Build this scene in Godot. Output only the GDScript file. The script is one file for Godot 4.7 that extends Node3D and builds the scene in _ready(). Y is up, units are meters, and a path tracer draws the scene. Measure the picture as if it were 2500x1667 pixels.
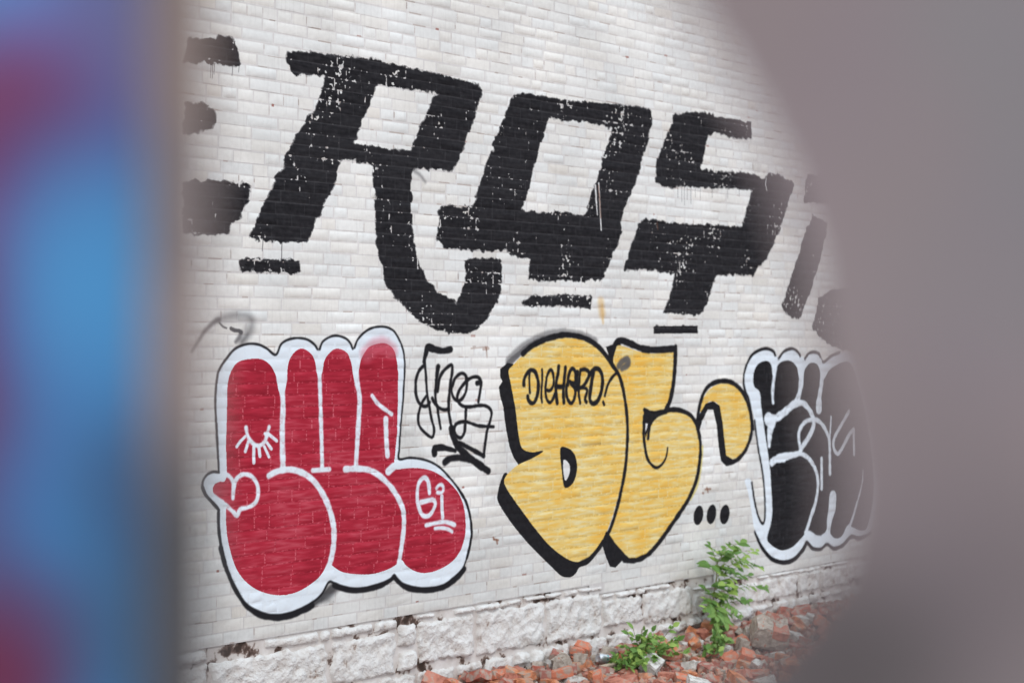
extends Node3D
# A white painted brick wall with graffiti, seen through a gap in a hoarding. The wall lies in the plane z = 0, x runs along it, y is up.

const DENS := 400.0        # paint map pixels per metre
const U0 := -2.75          # the stretch of wall that carries paint
const V1 := 5.25
const CW := 3100
const CH := 2000
const COURSE := 0.067
const JOINT := 0.008

var canvas := PackedByteArray()
var joints := PackedByteArray()     # 0 brick, 1 bed joint, 2 head joint
var row_course := PackedInt32Array()
var course_shift := PackedInt32Array()
var fine := PackedByteArray()       # noise tiles, 512 x 512
var broad := PackedByteArray()
var streak := PackedByteArray()
var grit := PackedByteArray()
var warp := PackedByteArray()
var spots := PackedByteArray()
var bricks := []                    # [u0, u1, v0, v1]
var areas := []
var outlines := {}
var mask := PackedByteArray()
var mx := 0
var my := 0
var mw := 0
var mh := 0
var rng := RandomNumberGenerator.new()
var wall_a: StandardMaterial3D
var wall_b: StandardMaterial3D
var jag := FastNoiseLite.new()


func _ready():
	rng.seed = 71
	var cam := Camera3D.new()
	cam.name = "camera"
	add_child(cam)
	cam.position = Vector3(-7.6596, 2.1000, 7.1819)
	cam.look_at(cam.position + Vector3(0.7295, 0.0041, -0.6840), Vector3.UP)
	var lens := CameraAttributesPhysical.new()
	lens.frustum_focal_length = 57.588
	lens.frustum_focus_distance = 8.9
	lens.frustum_near = 0.02
	lens.frustum_far = 400.0
	lens.exposure_aperture = 1.8
	cam.attributes = lens
	cam.fov = 23.5412
	cam.near = 0.02
	cam.far = 400.0
	cam.current = true

	var env := Environment.new()
	env.background_mode = Environment.BG_SKY
	var sky_mat := ProceduralSkyMaterial.new()
	sky_mat.sky_top_color = Color(0.79, 0.84, 0.885)
	sky_mat.sky_horizon_color = Color(0.85, 0.885, 0.917)
	sky_mat.sky_curve = 0.2
	sky_mat.ground_bottom_color = Color(0.30, 0.27, 0.25)
	sky_mat.ground_horizon_color = Color(0.45, 0.44, 0.43)
	sky_mat.sky_energy_multiplier = 1.3
	var sky := Sky.new()
	sky.sky_material = sky_mat
	env.sky = sky
	env.tonemap_mode = Environment.TONE_MAPPER_LINEAR
	env.tonemap_exposure = 1.2
	env.sdfgi_enabled = true
	env.ssao_enabled = true
	env.ssil_enabled = true
	var we := WorldEnvironment.new()
	we.name = "world_environment"
	we.environment = env
	add_child(we)
	var sun := DirectionalLight3D.new()
	sun.name = "sun"
	sun.light_energy = 0.3
	sun.light_angular_distance = 20.0
	sun.light_color = Color(1.0, 0.98, 0.95)
	sun.shadow_enabled = true
	add_child(sun)
	sun.look_at_from_position(Vector3(-3.0, 6.0, 6.0), Vector3(0.5, 0, 0), Vector3.UP)

	make_noise()
	lay_bricks()
	base_coat()
	paint()
	finish_paint()
	brick_wall()
	terrain()
	hoarding()
	rubble()
	plants()
	litter()



# ------------------------------------------------------------------ helpers
func numbered(called: String) -> String:
	if not has_node(NodePath(called)):
		return called
	var k := 1
	while has_node(NodePath("%s_%03d" % [called, k])):
		k += 1
	return "%s_%03d" % [called, k]


var name_counts := {}

func add_named(o: Node3D, called: String, parent: Node):
	var key := str(parent.get_instance_id()) + called
	var k: int = name_counts.get(key, 0)
	name_counts[key] = k + 1
	o.name = called if k == 0 else "%s_%03d" % [called, k]
	parent.add_child(o, true)
	return o


func tag(o: Node, label: String, category: String, group := "", kind := ""):
	if label != "":
		o.set_meta("label", label)
	if category != "":
		o.set_meta("category", category)
	if group != "":
		o.set_meta("group", group)
	if kind != "":
		o.set_meta("kind", kind)
	return o


func part(called: String, mesh: Mesh, mat: Material, parent: Node, at := Transform3D.IDENTITY):
	var o := MeshInstance3D.new()
	o.mesh = mesh
	if mat:
		o.material_override = mat
	o.transform = at
	return add_named(o, called, parent)


func root_of(called: String, at := Vector3.ZERO):
	var o := Node3D.new()
	o.position = at
	return add_named(o, called, self)


func plain(c: Color, rough := 0.85, metal := 0.0) -> StandardMaterial3D:
	var m := StandardMaterial3D.new()
	m.albedo_color = c
	m.roughness = rough
	m.metallic = metal
	m.metallic_specular = 0.3
	return m


func mottled(stops: Array, freq: float, scale: float, noise_seed: int, rough := 0.9, relief := 0.0) -> StandardMaterial3D:
	# stops: [offset, colour, offset, colour ...]
	var n := FastNoiseLite.new()
	n.seed = noise_seed
	n.frequency = freq
	n.fractal_octaves = 5
	n.fractal_gain = 0.6
	var t := NoiseTexture2D.new()
	t.width = 512
	t.height = 512
	t.seamless = true
	t.noise = n
	var g := Gradient.new()
	var offs := PackedFloat32Array()
	var cols := PackedColorArray()
	for i in range(0, stops.size(), 2):
		offs.append(stops[i])
		cols.append(stops[i + 1])
	g.offsets = offs
	g.colors = cols
	t.color_ramp = g
	var m := StandardMaterial3D.new()
	m.albedo_texture = t
	m.roughness = rough
	m.metallic_specular = 0.3
	m.uv1_triplanar = true
	m.uv1_scale = Vector3.ONE * scale
	if relief > 0.0:
		var h := NoiseTexture2D.new()
		h.width = 512
		h.height = 512
		h.seamless = true
		h.noise = n
		m.heightmap_enabled = true
		m.heightmap_texture = h
		m.heightmap_scale = relief
	return m


# ------------------------------------------------------------------ the paint on the wall
func tile(noise_seed: int, freq: float, octaves: int, wide := 1) -> PackedByteArray:
	var n := FastNoiseLite.new()
	n.seed = noise_seed
	n.noise_type = FastNoiseLite.TYPE_SIMPLEX_SMOOTH
	n.frequency = freq
	n.fractal_octaves = octaves
	var im := n.get_seamless_image(512 / wide, 512)
	im.convert(Image.FORMAT_L8)
	if wide > 1:
		im.resize(512, 512, Image.INTERPOLATE_CUBIC)
	return im.get_data()


func make_noise():
	fine = tile(3, 0.06, 3)
	broad = tile(5, 0.012, 2)
	streak = tile(8, 0.10, 3, 8)
	grit = tile(13, 0.16, 2)
	warp = tile(17, 0.035, 2)
	spots = tile(19, 0.055, 2)
	jag.seed = 4
	jag.frequency = 1.0


func lay_bricks():
	# courses upward from the foundation, a header course now and then
	var v := 0.366
	var k := 0
	while v < 6.4:
		var headers := k % 7 == 4
		var u := -6.0 - rng.randf() * 0.2
		var lo := v + JOINT * 0.5
		var hi := v + COURSE - JOINT * 0.5
		while u < 9.0:
			var w := 0.097 if headers or rng.randf() < 0.13 else 0.204
			w *= rng.randf_range(0.96, 1.04)
			var from := 2.15 if k == 0 else (0.75 if k == 1 else -9.0)
			if u > from:
				var sway := sin(u * 1.7 + k * 0.35) * 0.0022 + sin(u * 4.3 + k * 1.9) * 0.001
				bricks.append([u, u + w, lo + sway + rng.randf_range(-0.001, 0.001), hi + sway + rng.randf_range(-0.001, 0.001)])
			u += w + JOINT * rng.randf_range(0.75, 1.3)
		v += COURSE
		k += 1


func base_coat():
	var im := Image.create(CW, CH, false, Image.FORMAT_RGB8)
	im.fill(Color8(214, 210, 208))
	var jm := Image.create(CW, CH, false, Image.FORMAT_L8)
	jm.fill(Color8(255, 255, 255))
	row_course.resize(CH)
	row_course.fill(-1)
	for i in 200:
		course_shift.append(rng.randi_range(-3, 3))
	# head joints: a darker band inside each course
	for b in bricks:
		var x0 := int((b[0] - U0) * DENS)
		var x1 := int((b[1] - U0) * DENS)
		if x1 < 0 or x0 >= CW:
			continue
		var y0 := int((V1 - b[3]) * DENS)
		var y1 := int((V1 - b[2]) * DENS)
		if y0 < 0 or y1 >= CH:
			continue
		var d := rng.randi_range(-3, 2)
		var warm := rng.randi_range(-1, 2)
		if rng.randf() < 0.05:
			d -= rng.randi_range(3, 9)
			warm += 2
		im.fill_rect(Rect2i(x0, y0, x1 - x0, y1 - y0), Color8(226 + d + warm, 225 + d, 222 + d - warm))
		jm.fill_rect(Rect2i(x1, y0, 6, y1 - y0), Color8(128, 128, 128))
		jm.fill_rect(Rect2i(x0, y0, x1 - x0, y1 - y0), Color8(0, 0, 0))
		for y in range(y0 - 2, y1 + 2):
			row_course[clampi(y, 0, CH - 1)] = int((V1 - y0 / DENS) / COURSE)
		if rng.randf() < 0.018:   # paint gone at an edge, red brick showing
			var c := Color8(186, 160, 154) if rng.randf() < 0.7 else Color8(164, 120, 112)
			im.fill_rect(Rect2i(rng.randi_range(x0, maxi(x0, x1 - 14)), y1 - 1, rng.randi_range(5, 16), rng.randi_range(3, 6)), c)
		if rng.randf() < 0.16:   # joint left open or dirty
			im.fill_rect(Rect2i(x1 + 1, y0 + rng.randi_range(0, 6), 3, rng.randi_range(8, 20)), [Color8(192, 182, 177), Color8(202, 194, 190), Color8(172, 158, 152)][rng.randi() % 3])
		if rng.randf() < 0.2:
			im.fill_rect(Rect2i(x0 + rng.randi_range(0, 20), y1 + 1, rng.randi_range(8, 60), 2), Color8(192, 183, 178))
		if rng.randf() < 0.12:
			im.fill_rect(Rect2i(x0 + rng.randi_range(0, 30), y1, rng.randi_range(10, 50), 3), Color8(186, 174, 168))
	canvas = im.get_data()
	joints = jm.get_data()
	# soft grime over the coat, and painted dimming low down
	for y in CH:
		var row := y * CW
		var ty := (y & 511) << 9
		var tb := ((y >> 2) & 511) << 9
		for x in CW:
			var g: int = (broad[tb | ((x >> 2) & 511)] - 128) / 11 + (fine[ty | (x & 511)] - 128) / 20
			var run := streak[((x & 511) << 9) | ((y >> 1) & 511)] - 158
			if run > 0:      # rain marks
				g -= mini(run / 6, 5)
			var low_coat_shade := y - 1520 - (broad[tb | ((x >> 2) & 511)] - 128) * 2 - (warp[ty | (x & 511)] - 128) / 2
			if low_coat_shade > 0:    # older coat low on the wall, with its dimmer light painted in
				g -= mini(low_coat_shade / 12, 11) + (fine[ty | ((x + 99) & 511)] & 15) / 4
			var i := (row + x) * 3
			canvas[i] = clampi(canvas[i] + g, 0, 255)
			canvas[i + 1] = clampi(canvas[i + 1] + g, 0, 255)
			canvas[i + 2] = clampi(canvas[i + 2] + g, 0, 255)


func spline(p: PackedVector2Array, closed: bool) -> PackedVector2Array:
	var out := PackedVector2Array()
	var n := p.size()
	if n < 3:
		return p
	for i in (n if closed else n - 1):
		var a := p[(i - 1 + n) % n] if closed or i > 0 else p[i]
		var b := p[i]
		var c := p[(i + 1) % n]
		var d := p[(i + 2) % n] if closed or i + 2 < n else c
		var steps := clampi(int(b.distance_to(c) / 4.0), 1, 8)
		for k in steps:
			out.append(b.cubic_interpolate(c, a, d, float(k) / steps))
	if not closed:
		out.append(p[n - 1])
	return out


func to_canvas(mm: Array) -> PackedVector2Array:
	var p := PackedVector2Array()
	for i in range(0, mm.size(), 2):
		p.append(Vector2((mm[i] * 0.001 - U0) * DENS, (V1 - mm[i + 1] * 0.001) * DENS))
	return p


func begin_mask(lo: Vector2, hi: Vector2):
	mx = clampi(int(lo.x), 0, CW - 1)
	my = clampi(int(lo.y), 0, CH - 1)
	mw = clampi(int(hi.x) + 1, 1, CW) - mx
	mh = clampi(int(hi.y) + 1, 1, CH) - my
	mask = PackedByteArray()
	mask.resize(maxi(mw * mh, 1))
	mask.fill(0)


func fill(style: String, loops: Array, smooth: int, area: String):
	var polys := []
	var lo := Vector2(1e9, 1e9)
	var hi := -lo
	for l in loops:
		var p := to_canvas(l)
		if smooth:
			p = spline(p, true)
		polys.append(p)
		for q in p:
			lo = lo.min(q)
			hi = hi.max(q)
	if area != "":
		if not outlines.has(area):
			outlines[area] = []
		outlines[area].append(polys[0])
	var margin := 12.0 if style == "roller" else 2.0
	begin_mask(lo - Vector2(margin, margin), hi + Vector2(margin, margin))
	for y in mh:
		var yy := my + y + 0.5
		var xs := []
		for p in polys:
			var n: int = p.size()
			var a: Vector2 = p[n - 1]
			for q in p:
				if (a.y > yy) != (q.y > yy):
					xs.append(a.x + (yy - a.y) / (q.y - a.y) * (q.x - a.x))
				a = q
		xs.sort()
		for i in range(0, xs.size() - 1, 2):
			for x in range(maxi(int(xs[i] + 0.5) - mx, 0), mini(int(xs[i + 1] + 0.5) - mx, mw)):
				mask[y * mw + x] = 255
	if style == "roller":
		roll()
	else:
		coat(style, 1.0)


func outline(area: String, mm: Array):
	outlines[area] = [to_canvas(mm)]


func line(style: String, w0: float, w1: float, soft: float, alpha: float, mm: Array, smooth: int):
	var p := to_canvas(mm)
	if smooth:
		p = spline(p, false)
	var k := DENS * 0.001
	var most := maxf(w0, w1) * k * 0.5 + soft * k + 2.0
	var lo := Vector2(1e9, 1e9)
	var hi := -lo
	var total := 0.0
	for i in p.size():
		lo = lo.min(p[i])
		hi = hi.max(p[i])
		if i:
			total += p[i].distance_to(p[i - 1])
	begin_mask(lo - Vector2(most, most), hi + Vector2(most, most))
	var s := maxf(soft * k, 0.7)
	var run := 0.0
	for i in p.size() - 1:
		var a := p[i]
		var b := p[i + 1]
		var ab := b - a
		var length := ab.length()
		if length < 0.01:
			continue
		var r0 := lerpf(w0, w1, run / total) * k * 0.5
		run += length
		var r := maxf(r0 * (1.0 + ((warp[((int(a.y) & 511) << 9) | (int(a.x) & 511)] - 128) / 640.0)), 0.6)
		var reach := r + s
		var inv := 1.0 / (length * length)
		for y in range(maxi(int(minf(a.y, b.y) - reach) - my, 0), mini(int(maxf(a.y, b.y) + reach) + 2 - my, mh)):
			for x in range(maxi(int(minf(a.x, b.x) - reach) - mx, 0), mini(int(maxf(a.x, b.x) + reach) + 2 - mx, mw)):
				var q := Vector2(mx + x, my + y) - a
				var d := (q - ab * clampf(q.dot(ab) * inv, 0.0, 1.0)).length()
				if d < reach:
					var v := int(255.0 * smoothstep(reach, r - s, d))
					var at := y * mw + x
					if v > mask[at]:
						mask[at] = v
	coat(style, alpha)


func roll():
	# roller paint: edges break from brick to brick, joints stay bare here and there
	for y in mh:
		var cy := my + y
		var c := row_course[cy]
		var off: int = course_shift[c] if c >= 0 else 0
		var ty := (cy & 511) << 9
		var ty2 := ((cy + 200) & 511) << 9
		var tb := ((cy >> 1) & 511) << 9
		for x in mw:
			var cx := mx + x
			var a := warp[ty | (cx & 511)] - 128
			var b := warp[ty2 | ((cx + 77) & 511)] - 128
			var sx := x + off + a / 26
			var sy := y + b / 20 + (fine[ty | ((cx + 300) & 511)] - 128) / 30
			if sx < 2 or sy < 2 or sx >= mw - 2 or sy >= mh - 2:
				continue
			var at := sy * mw + sx
			var cover := mask[at] + mask[at - 2] + mask[at + 2] + mask[at - 2 * mw] + mask[at + 2 * mw]
			if cover == 0:
				continue
			var j := joints[cy * CW + cx]
			var gr := spots[ty | ((cx + 31) & 511)]
			var cl := broad[tb | ((cx >> 1) & 511)] - 128
			var bare := 0
			if j == 128:
				bare = gr - (184 - cl * 4 / 5)
			elif j == 255:
				bare = gr - (199 - cl * 4 / 5)
			else:
				bare = gr - (232 - cl * 3 / 5)
			var f := cover / 1275.0
			if bare > 0:
				f *= maxf(0.08, 1.0 - bare / 16.0)
			var i := (cy * CW + cx) * 3
			var l := (fine[ty | (cx & 511)] - 128) / 16 + (streak[ty | (cx & 511)] - 128) / 13 + (15 if j == 255 else (10 if j else 0)) + (course_shift[c] if c >= 0 else 0)  # joints paler: the light they catch is put into the black
			canvas[i] = int(canvas[i] + (42 + l - canvas[i]) * f)
			canvas[i + 1] = int(canvas[i + 1] + (41 + l - canvas[i + 1]) * f)
			canvas[i + 2] = int(canvas[i + 2] + (44 + l - canvas[i + 2]) * f)


func coat(style: String, alpha: float):
	var c0 := Vector3(37, 36, 39)
	var c1 := Vector3(33, 32, 35)
	var c2 := Vector3(46, 46, 50)
	var varied := false
	match style:
		"white":
			c0 = Vector3(222, 230, 238)
		"wallwhite":
			c0 = Vector3(222, 221, 221)
		"smoke":
			c0 = Vector3(92, 90, 92)
		"rust":
			c0 = Vector3(120, 78, 60)
		"stain":
			c0 = Vector3(214, 176, 120)
		"red":
			c0 = Vector3(170, 44, 61)
			c1 = Vector3(136, 30, 44)
			c2 = Vector3(202, 98, 110)
			varied = true
		"redsoft":
			c0 = Vector3(205, 110, 125)
		"yellow":
			c0 = Vector3(228, 194, 112)
			c1 = Vector3(234, 180, 78)
			c2 = Vector3(228, 213, 162)
			varied = true
		"yellowsoft":
			c0 = Vector3(212, 192, 100)
		"blk2":
			c1 = Vector3(27, 27, 29)
			c2 = Vector3(58, 58, 60)
			varied = true
	for y in mh:
		var cy := my + y
		var ts := (cy & 511) << 9
		var tb := ((cy >> 1) & 511) << 9
		for x in mw:
			var m := mask[y * mw + x]
			if m == 0:
				continue
			var cx := mx + x
			var f := m / 255.0 * alpha
			var c := c0
			if varied:
				var s := (streak[ts | (cx & 511)] - 128) / 100.0 + (broad[tb | ((cx >> 1) & 511)] - 128) / 190.0
				var rc := row_course[cy]
				s = s * (0.85 if style == "yellow" else 0.42) + (course_shift[rc] * 0.05 if rc >= 0 else 0.0)
				c = c0.lerp(c1, minf(s, 1.0)) if s > 0.0 else c0.lerp(c2, minf(-s, 1.0))
				var j := joints[cy * CW + cx]
				if j == 128 and grit[ts | ((cx >> 1) & 511)] > 124:
					c = c.lerp(c2, 0.9)
				elif j == 255:
					var gj := grit[ts | ((cx >> 1) & 511)]
					if gj > 158:
						c = c.lerp(c2, 0.6)
					elif gj < 118:
						c = c * 0.91
			elif style == "white":
				f *= 1.0 - 0.25 * clampf((fine[ts | (cx & 511)] - 120) / 90.0, 0.0, 1.0) * (1.0 if joints[cy * CW + cx] else 0.5)
			elif style == "blk" or style == "spray":
				c = c0 + Vector3.ONE * ((fine[ts | (cx & 511)] - 128) / 26.0)
			var i := (cy * CW + cx) * 3
			canvas[i] = int(canvas[i] + (c.x - canvas[i]) * f)
			canvas[i + 1] = int(canvas[i + 1] + (c.y - canvas[i + 1]) * f)
			canvas[i + 2] = int(canvas[i + 2] + (c.z - canvas[i + 2]) * f)


func paint():
	fill("roller",[[-1851,3747,-1812,3765,-1638,3784,-1582,3783,-1484,3783,-1334,3794,-1216,3799,-1112,3799,-1007,3787,-864,3785,-718,3783,-588,3773,-455,3764,-320,3757,-276,3721,-296,3671,-339,3571,-388,3457,-436,3357,-484,3258,-550,3186,-606,3195,-718,3192,-864,3185,-882,3160,-885,3081,-891,2949,-882,2818,-855,2715,-837,2637,-782,2546,-764,2507,-699,2483,-681,2443,-587,2419,-493,2381,-483,2401,-436,2504,-426,2572,-432,2646,-387,2661,-142,2667,-97,2652,-101,2541,-111,2430,-161,2360,-221,2290,-300,2234,-378,2199,-474,2192,-587,2198,-681,2210,-773,2243,-864,2294,-935,2352,-1024,2409,-1094,2472,-1120,2548,-1146,2637,-1172,2726,-1176,2803,-1181,2892,-1184,2995,-1195,3084,-1195,3180,-1250,3182,-1334,3190,-1426,3195,-1459,3139,-1484,3062,-1533,2984,-1589,2893,-1638,2828,-1662,2765,-1694,2701,-1741,2697,-1804,2696,-1881,2686,-1928,2696,-1989,2690,-2034,2697,-2109,2712,-2094,2736,-2042,2829,-2019,2890,-1958,2966,-1928,3053,-1905,3073,-1859,3107,-1851,3181,-1804,3234,-1773,3298,-1726,3352,-1694,3404,-1646,3446,-1614,3524,-1582,3602,-1566,3660,-1662,3649,-1789,3637,-1828,3671,-1844,3706],[-1164,3658,-1042,3653,-864,3658,-653,3658,-700,3639,-736,3582,-773,3499,-819,3441,-846,3373,-873,3331,-886,3290,-1007,3286,-1147,3291,-1284,3291,-1343,3291,-1334,3314,-1292,3407,-1241,3502,-1207,3582]],0,"letter_r")
	fill("roller",[[-2183,2572,-2124,2592,-2064,2600,-2019,2592,-1928,2591,-1804,2592,-1757,2588,-1749,2527,-1804,2523,-1912,2521,-2049,2514,-2079,2530,-2123,2517,-2168,2525]],0,"")
	line("smoke",24.8,12.4,14.0,0.55,[-860,3168,-819,3151,-769,3109],1)
	line("black",5.7,2.8,2.0,0.55,[-2011,2698,-2016,2638],0)
	line("black",5.7,2.9,2.0,0.6,[-1878,2699,-1881,2595],0)
	fill("roller",[[20,3727,93,3749,207,3748,313,3753,464,3748,618,3751,775,3764,935,3771,1076,3779,1219,3787,1315,3792,1433,3779,1438,3680,1401,3569,1352,3472,1315,3362,1266,3252,1206,3157,1146,3085,1099,2999,1104,2909,1052,2801,1005,2739,970,2663,912,2602,889,2557,797,2561,617,2549,485,2552,313,2542,207,2543,144,2549,155,2605,169,2677,82,2687,-10,2697,-51,2730,-162,2719,-280,2713,-436,2714,-588,2716,-681,2763,-662,2857,-662,2950,-606,2974,-493,2974,-368,2989,-339,3025,-310,3095,-271,3166,-251,3236,-201,3323,-172,3353,-172,3402,-142,3453,-111,3511,-71,3585,-31,3659,0,3704],[356,3615,464,3611,640,3622,775,3621,935,3615,1005,3604,970,3529,912,3404,878,3327,855,3251,809,3189,775,3113,741,3037,707,2991,618,2993,486,3007,356,2999,228,2984,82,2989,124,3055,176,3158,207,3273,249,3376,281,3450,313,3539]],0,"letter_q")
	line("wallwhite",15.6,7.0,3.0,1.0,[825,3205,838,3087,848,3007],0)
	line("wallwhite",12.2,12.2,3.0,1.0,[861,3222,875,3075,889,2905],0)
	line("rust",7.0,7.0,3.0,0.8,[857,3207,875,3090,884,2987],0)
	fill("roller",[[82,2399,144,2422,207,2444,356,2443,485,2458,640,2454,786,2453,793,2406,779,2369,617,2374,442,2378,270,2375,165,2368,103,2385]],0,"")
	fill("roller",[[1689,3775,1843,3802,1974,3829,2107,3827,2243,3816,2408,3817,2548,3815,2662,3818,2668,3695,2548,3679,2408,3679,2270,3690,2188,3698,2107,3658,2080,3600,2054,3517,2022,3411,2134,3409,2242,3413,2352,3413,2464,3422,2605,3425,2719,3425,2836,3401,2894,3447,3043,3450,3133,3423,3255,3398,3225,3328,3163,3238,3118,3133,3058,3045,2998,2957,2923,2870,2864,2783,2748,2729,2690,2652,2547,2652,2407,2651,2214,2637,2174,2595,2133,2498,2093,2417,2013,2339,1842,2349,1713,2347,1574,2353,1624,2423,1663,2502,1701,2628,1587,2643,1462,2651,1315,2653,1122,2639,1170,2731,1206,2808,1266,2918,1315,2996,1413,3013,1587,3004,1765,2998,1895,2998,2080,3011,2242,3009,2533,3017,2576,3085,2633,3204,2676,3306,2548,3297,2352,3291,2161,3282,1974,3275,1765,3264,1668,3238,1562,3258,1487,3284,1487,3345,1500,3423,1550,3520,1613,3619,1676,3719]],0,"letter_s")
	fill("blk",[[1467,2255,1984,2264,1981,2208,1464,2203]],0,"")
	fill("roller",[[1462,2251,1561,2252,1662,2253,1765,2261,1868,2258,1978,2259,1973,2211,1842,2215,1688,2222,1587,2209,1486,2212]],0,"")
	line("black",5.5,2.8,2.0,0.4,[1745,3264,1745,3185],0)
	line("black",5.5,2.8,2.0,0.4,[1791,3267,1791,3157],0)
	line("black",5.6,2.8,2.0,0.4,[1822,3265,1822,3135],0)
	line("black",5.6,2.8,2.0,0.4,[1856,3267,1856,3177],0)
	line("black",5.6,2.8,2.0,0.4,[1900,3270,1900,3148],0)
	line("black",5.6,2.8,2.0,0.4,[1953,3274,1953,3199],0)
	line("black",5.6,2.8,2.0,0.4,[2014,3278,2014,3179],0)
	line("black",5.7,2.8,2.0,0.4,[2161,3286,2161,3213],0)
	line("black",5.7,2.9,2.0,0.4,[2352,3296,2352,3218],0)
	line("black",5.8,2.9,2.0,0.4,[2506,3302,2505,3245],0)
	line("wallwhite",9.9,7.9,3.0,1.0,[2865,3411,2850,3360,2871,3316],0)
	line("rust",9.1,9.1,4.0,0.7,[1504,2992,1509,2943],0)
	fill("roller",[[3442,3481,3664,3507,3826,3511,3891,3410,3842,3282,3744,3272,3394,3253,3410,3375]],0,"letter_cut")
	fill("roller",[[3520,3166,3615,3145,3744,3117,3711,3010,3647,2884,3599,2760,3535,2653,3472,2547,3409,2459,3362,2372,3316,2323,3223,2344,3102,2385,3072,2435,3117,2504,3163,2591,3224,2695,3301,2818,3363,2941,3425,3048,3510,3122]],0,"letter_cut")
	fill("roller",[[3598,2498,3792,2573,4294,2622,4432,2279,4191,2060,3824,2114,3630,2184,3503,2270,3566,2375]],0,"letter_cut")
	fill("roller",[[-2513,3747,-2400,3751,-2315,3780,-2242,3785,-2206,3766,-2191,3721,-2169,3652,-2176,3630,-2257,3629,-2343,3628,-2457,3621,-2540,3611]],0,"letter_left")
	fill("roller",[[-2526,3399,-2414,3412,-2386,3391,-2350,3395,-2328,3351,-2336,3303,-2357,3278,-2414,3260,-2456,3239,-2540,3237]],0,"letter_left")
	fill("roller",[[-2540,2983,-2456,2992,-2256,3007,-2168,3002,-2109,2992,-2091,2957,-2109,2920,-2146,2876,-2168,2809,-2227,2782,-2248,2716,-2342,2712,-2456,2709,-2546,2707]],0,"letter_left")
	line("black",3.4,2.1,2.0,0.6,[-2363,3628,-2366,3551],0)
	line("black",3.4,2.1,2.0,0.6,[-2352,3629,-2354,3549],0)
	line("black",3.4,2.1,2.0,0.6,[-2340,3630,-2343,3572],0)
	line("black",3.5,2.1,2.0,0.6,[-2220,3630,-2223,3580],0)
	line("black",3.5,2.1,2.0,0.6,[-2176,3633,-2179,3603],0)
	line("stain",59.3,38.4,22.0,0.6,[884,2416,898,2334],1)
	line("stain",20.9,14.0,10.0,0.6,[898,2394,907,2275],1)
	line("smoke",13.1,26.3,12.0,0.85,[-2485,2085,-2438,2146,-2401,2194,-2340,2242,-2309,2254],1)
	line("smoke",23.4,43.5,34.0,0.55,[-2322,2251,-2274,2268,-2211,2280,-2155,2284,-2112,2276,-2087,2251,-2091,2219,-2112,2182,-2155,2142],1)
	line("smoke",53.5,43.5,50.0,0.2,[-2260,2260,-2190,2261,-2141,2239,-2134,2199],1)
	line("smoke",11.3,11.3,4.0,0.85,[-2305,2237,-2281,2217,-2260,2210],1)
	line("smoke",22.0,22.0,5.0,1,[-2229,2208,-2204,2198,-2176,2196,-2160,2187],1)
	line("smoke",20.1,20.1,10.0,0.7,[-2160,2190,-2172,2162,-2197,2136],1)
	line("smoke",14.8,14.8,20.0,0.6,[-2118,2170,-2155,2136],1)
	line("black",49.7,58.5,16.0,0.75,[-1641,661,-1561,694,-1504,729],1)
	line("smoke",44.1,29.4,20.0,0.6,[-1544,677,-1479,720],1)
	line("black",36.6,36.6,6.5,1.0,[-2292,1024,-2263,933,-2215,832,-2175,769,-2122,700,-2052,648,-1969,616,-1869,604,-1768,614,-1657,643],1)
	line("black",32.9,32.9,6.5,1.0,[-1495,741,-1430,715,-1346,696,-1245,690,-1125,703,-1037,738],1)
	line("black",37.4,37.4,6.5,1.0,[-1016,736,-949,682,-859,650,-750,634,-611,638,-508,677,-435,730],1)
	fill("white",[[-2309,1433,-2317,1559,-2324,1665,-2331,1758,-2331,1852,-2321,1945,-2303,1992,-2259,2045,-2201,2098,-2120,2124,-2045,2122,-1985,2100,-1921,2065,-1878,2128,-1800,2156,-1706,2153,-1642,2122,-1610,2089,-1578,2141,-1496,2173,-1414,2160,-1372,2129,-1347,2095,-1313,2155,-1229,2212,-1125,2229,-1038,2208,-985,2149,-953,2084,-941,1993,-949,1863,-958,1759,-976,1629,-985,1512,-988,1441,-896,1443,-769,1423,-658,1378,-565,1306,-489,1234,-422,1149,-383,1051,-370,955,-383,875,-412,796,-451,732,-527,686,-621,649,-750,645,-859,661,-949,690,-1002,728,-1027,752,-1055,733,-1125,715,-1245,702,-1346,706,-1430,728,-1495,753,-1536,761,-1593,695,-1673,655,-1784,625,-1877,617,-1969,628,-2059,663,-2134,713,-2185,784,-2222,847,-2266,945,-2292,1030,-2309,1125,-2312,1231,-2345,1268,-2395,1318,-2416,1360,-2409,1400,-2381,1428,-2345,1438]],1,"red_figure")
	line("black",13.2,13.2,6.0,1.0,[-2309,1433,-2317,1559,-2324,1665,-2331,1758,-2331,1852,-2321,1945,-2303,1992,-2259,2045,-2201,2098,-2120,2124,-2045,2122,-1985,2100,-1921,2065,-1878,2128,-1800,2156,-1706,2153,-1642,2122,-1610,2089,-1578,2141,-1496,2173,-1414,2160,-1372,2129,-1347,2095,-1313,2155,-1229,2212,-1125,2229,-1038,2208,-985,2149,-953,2084,-941,1993,-949,1863,-958,1759,-976,1629,-985,1512,-988,1441,-896,1443,-769,1423,-658,1378,-565,1306,-489,1234,-422,1149,-383,1051,-370,955,-383,875,-412,796,-451,732,-527,686,-621,649,-750,645,-859,661,-949,690,-1002,728,-1027,752,-1055,733,-1125,715,-1245,702,-1346,706,-1430,728,-1495,753,-1536,761,-1593,695,-1673,655,-1784,625,-1877,617,-1969,628,-2059,663,-2134,713,-2185,784,-2222,847,-2266,945,-2292,1030,-2309,1125,-2312,1231,-2345,1268,-2395,1318,-2416,1360,-2409,1400,-2381,1428,-2345,1438,-2309,1433],1)
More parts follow.
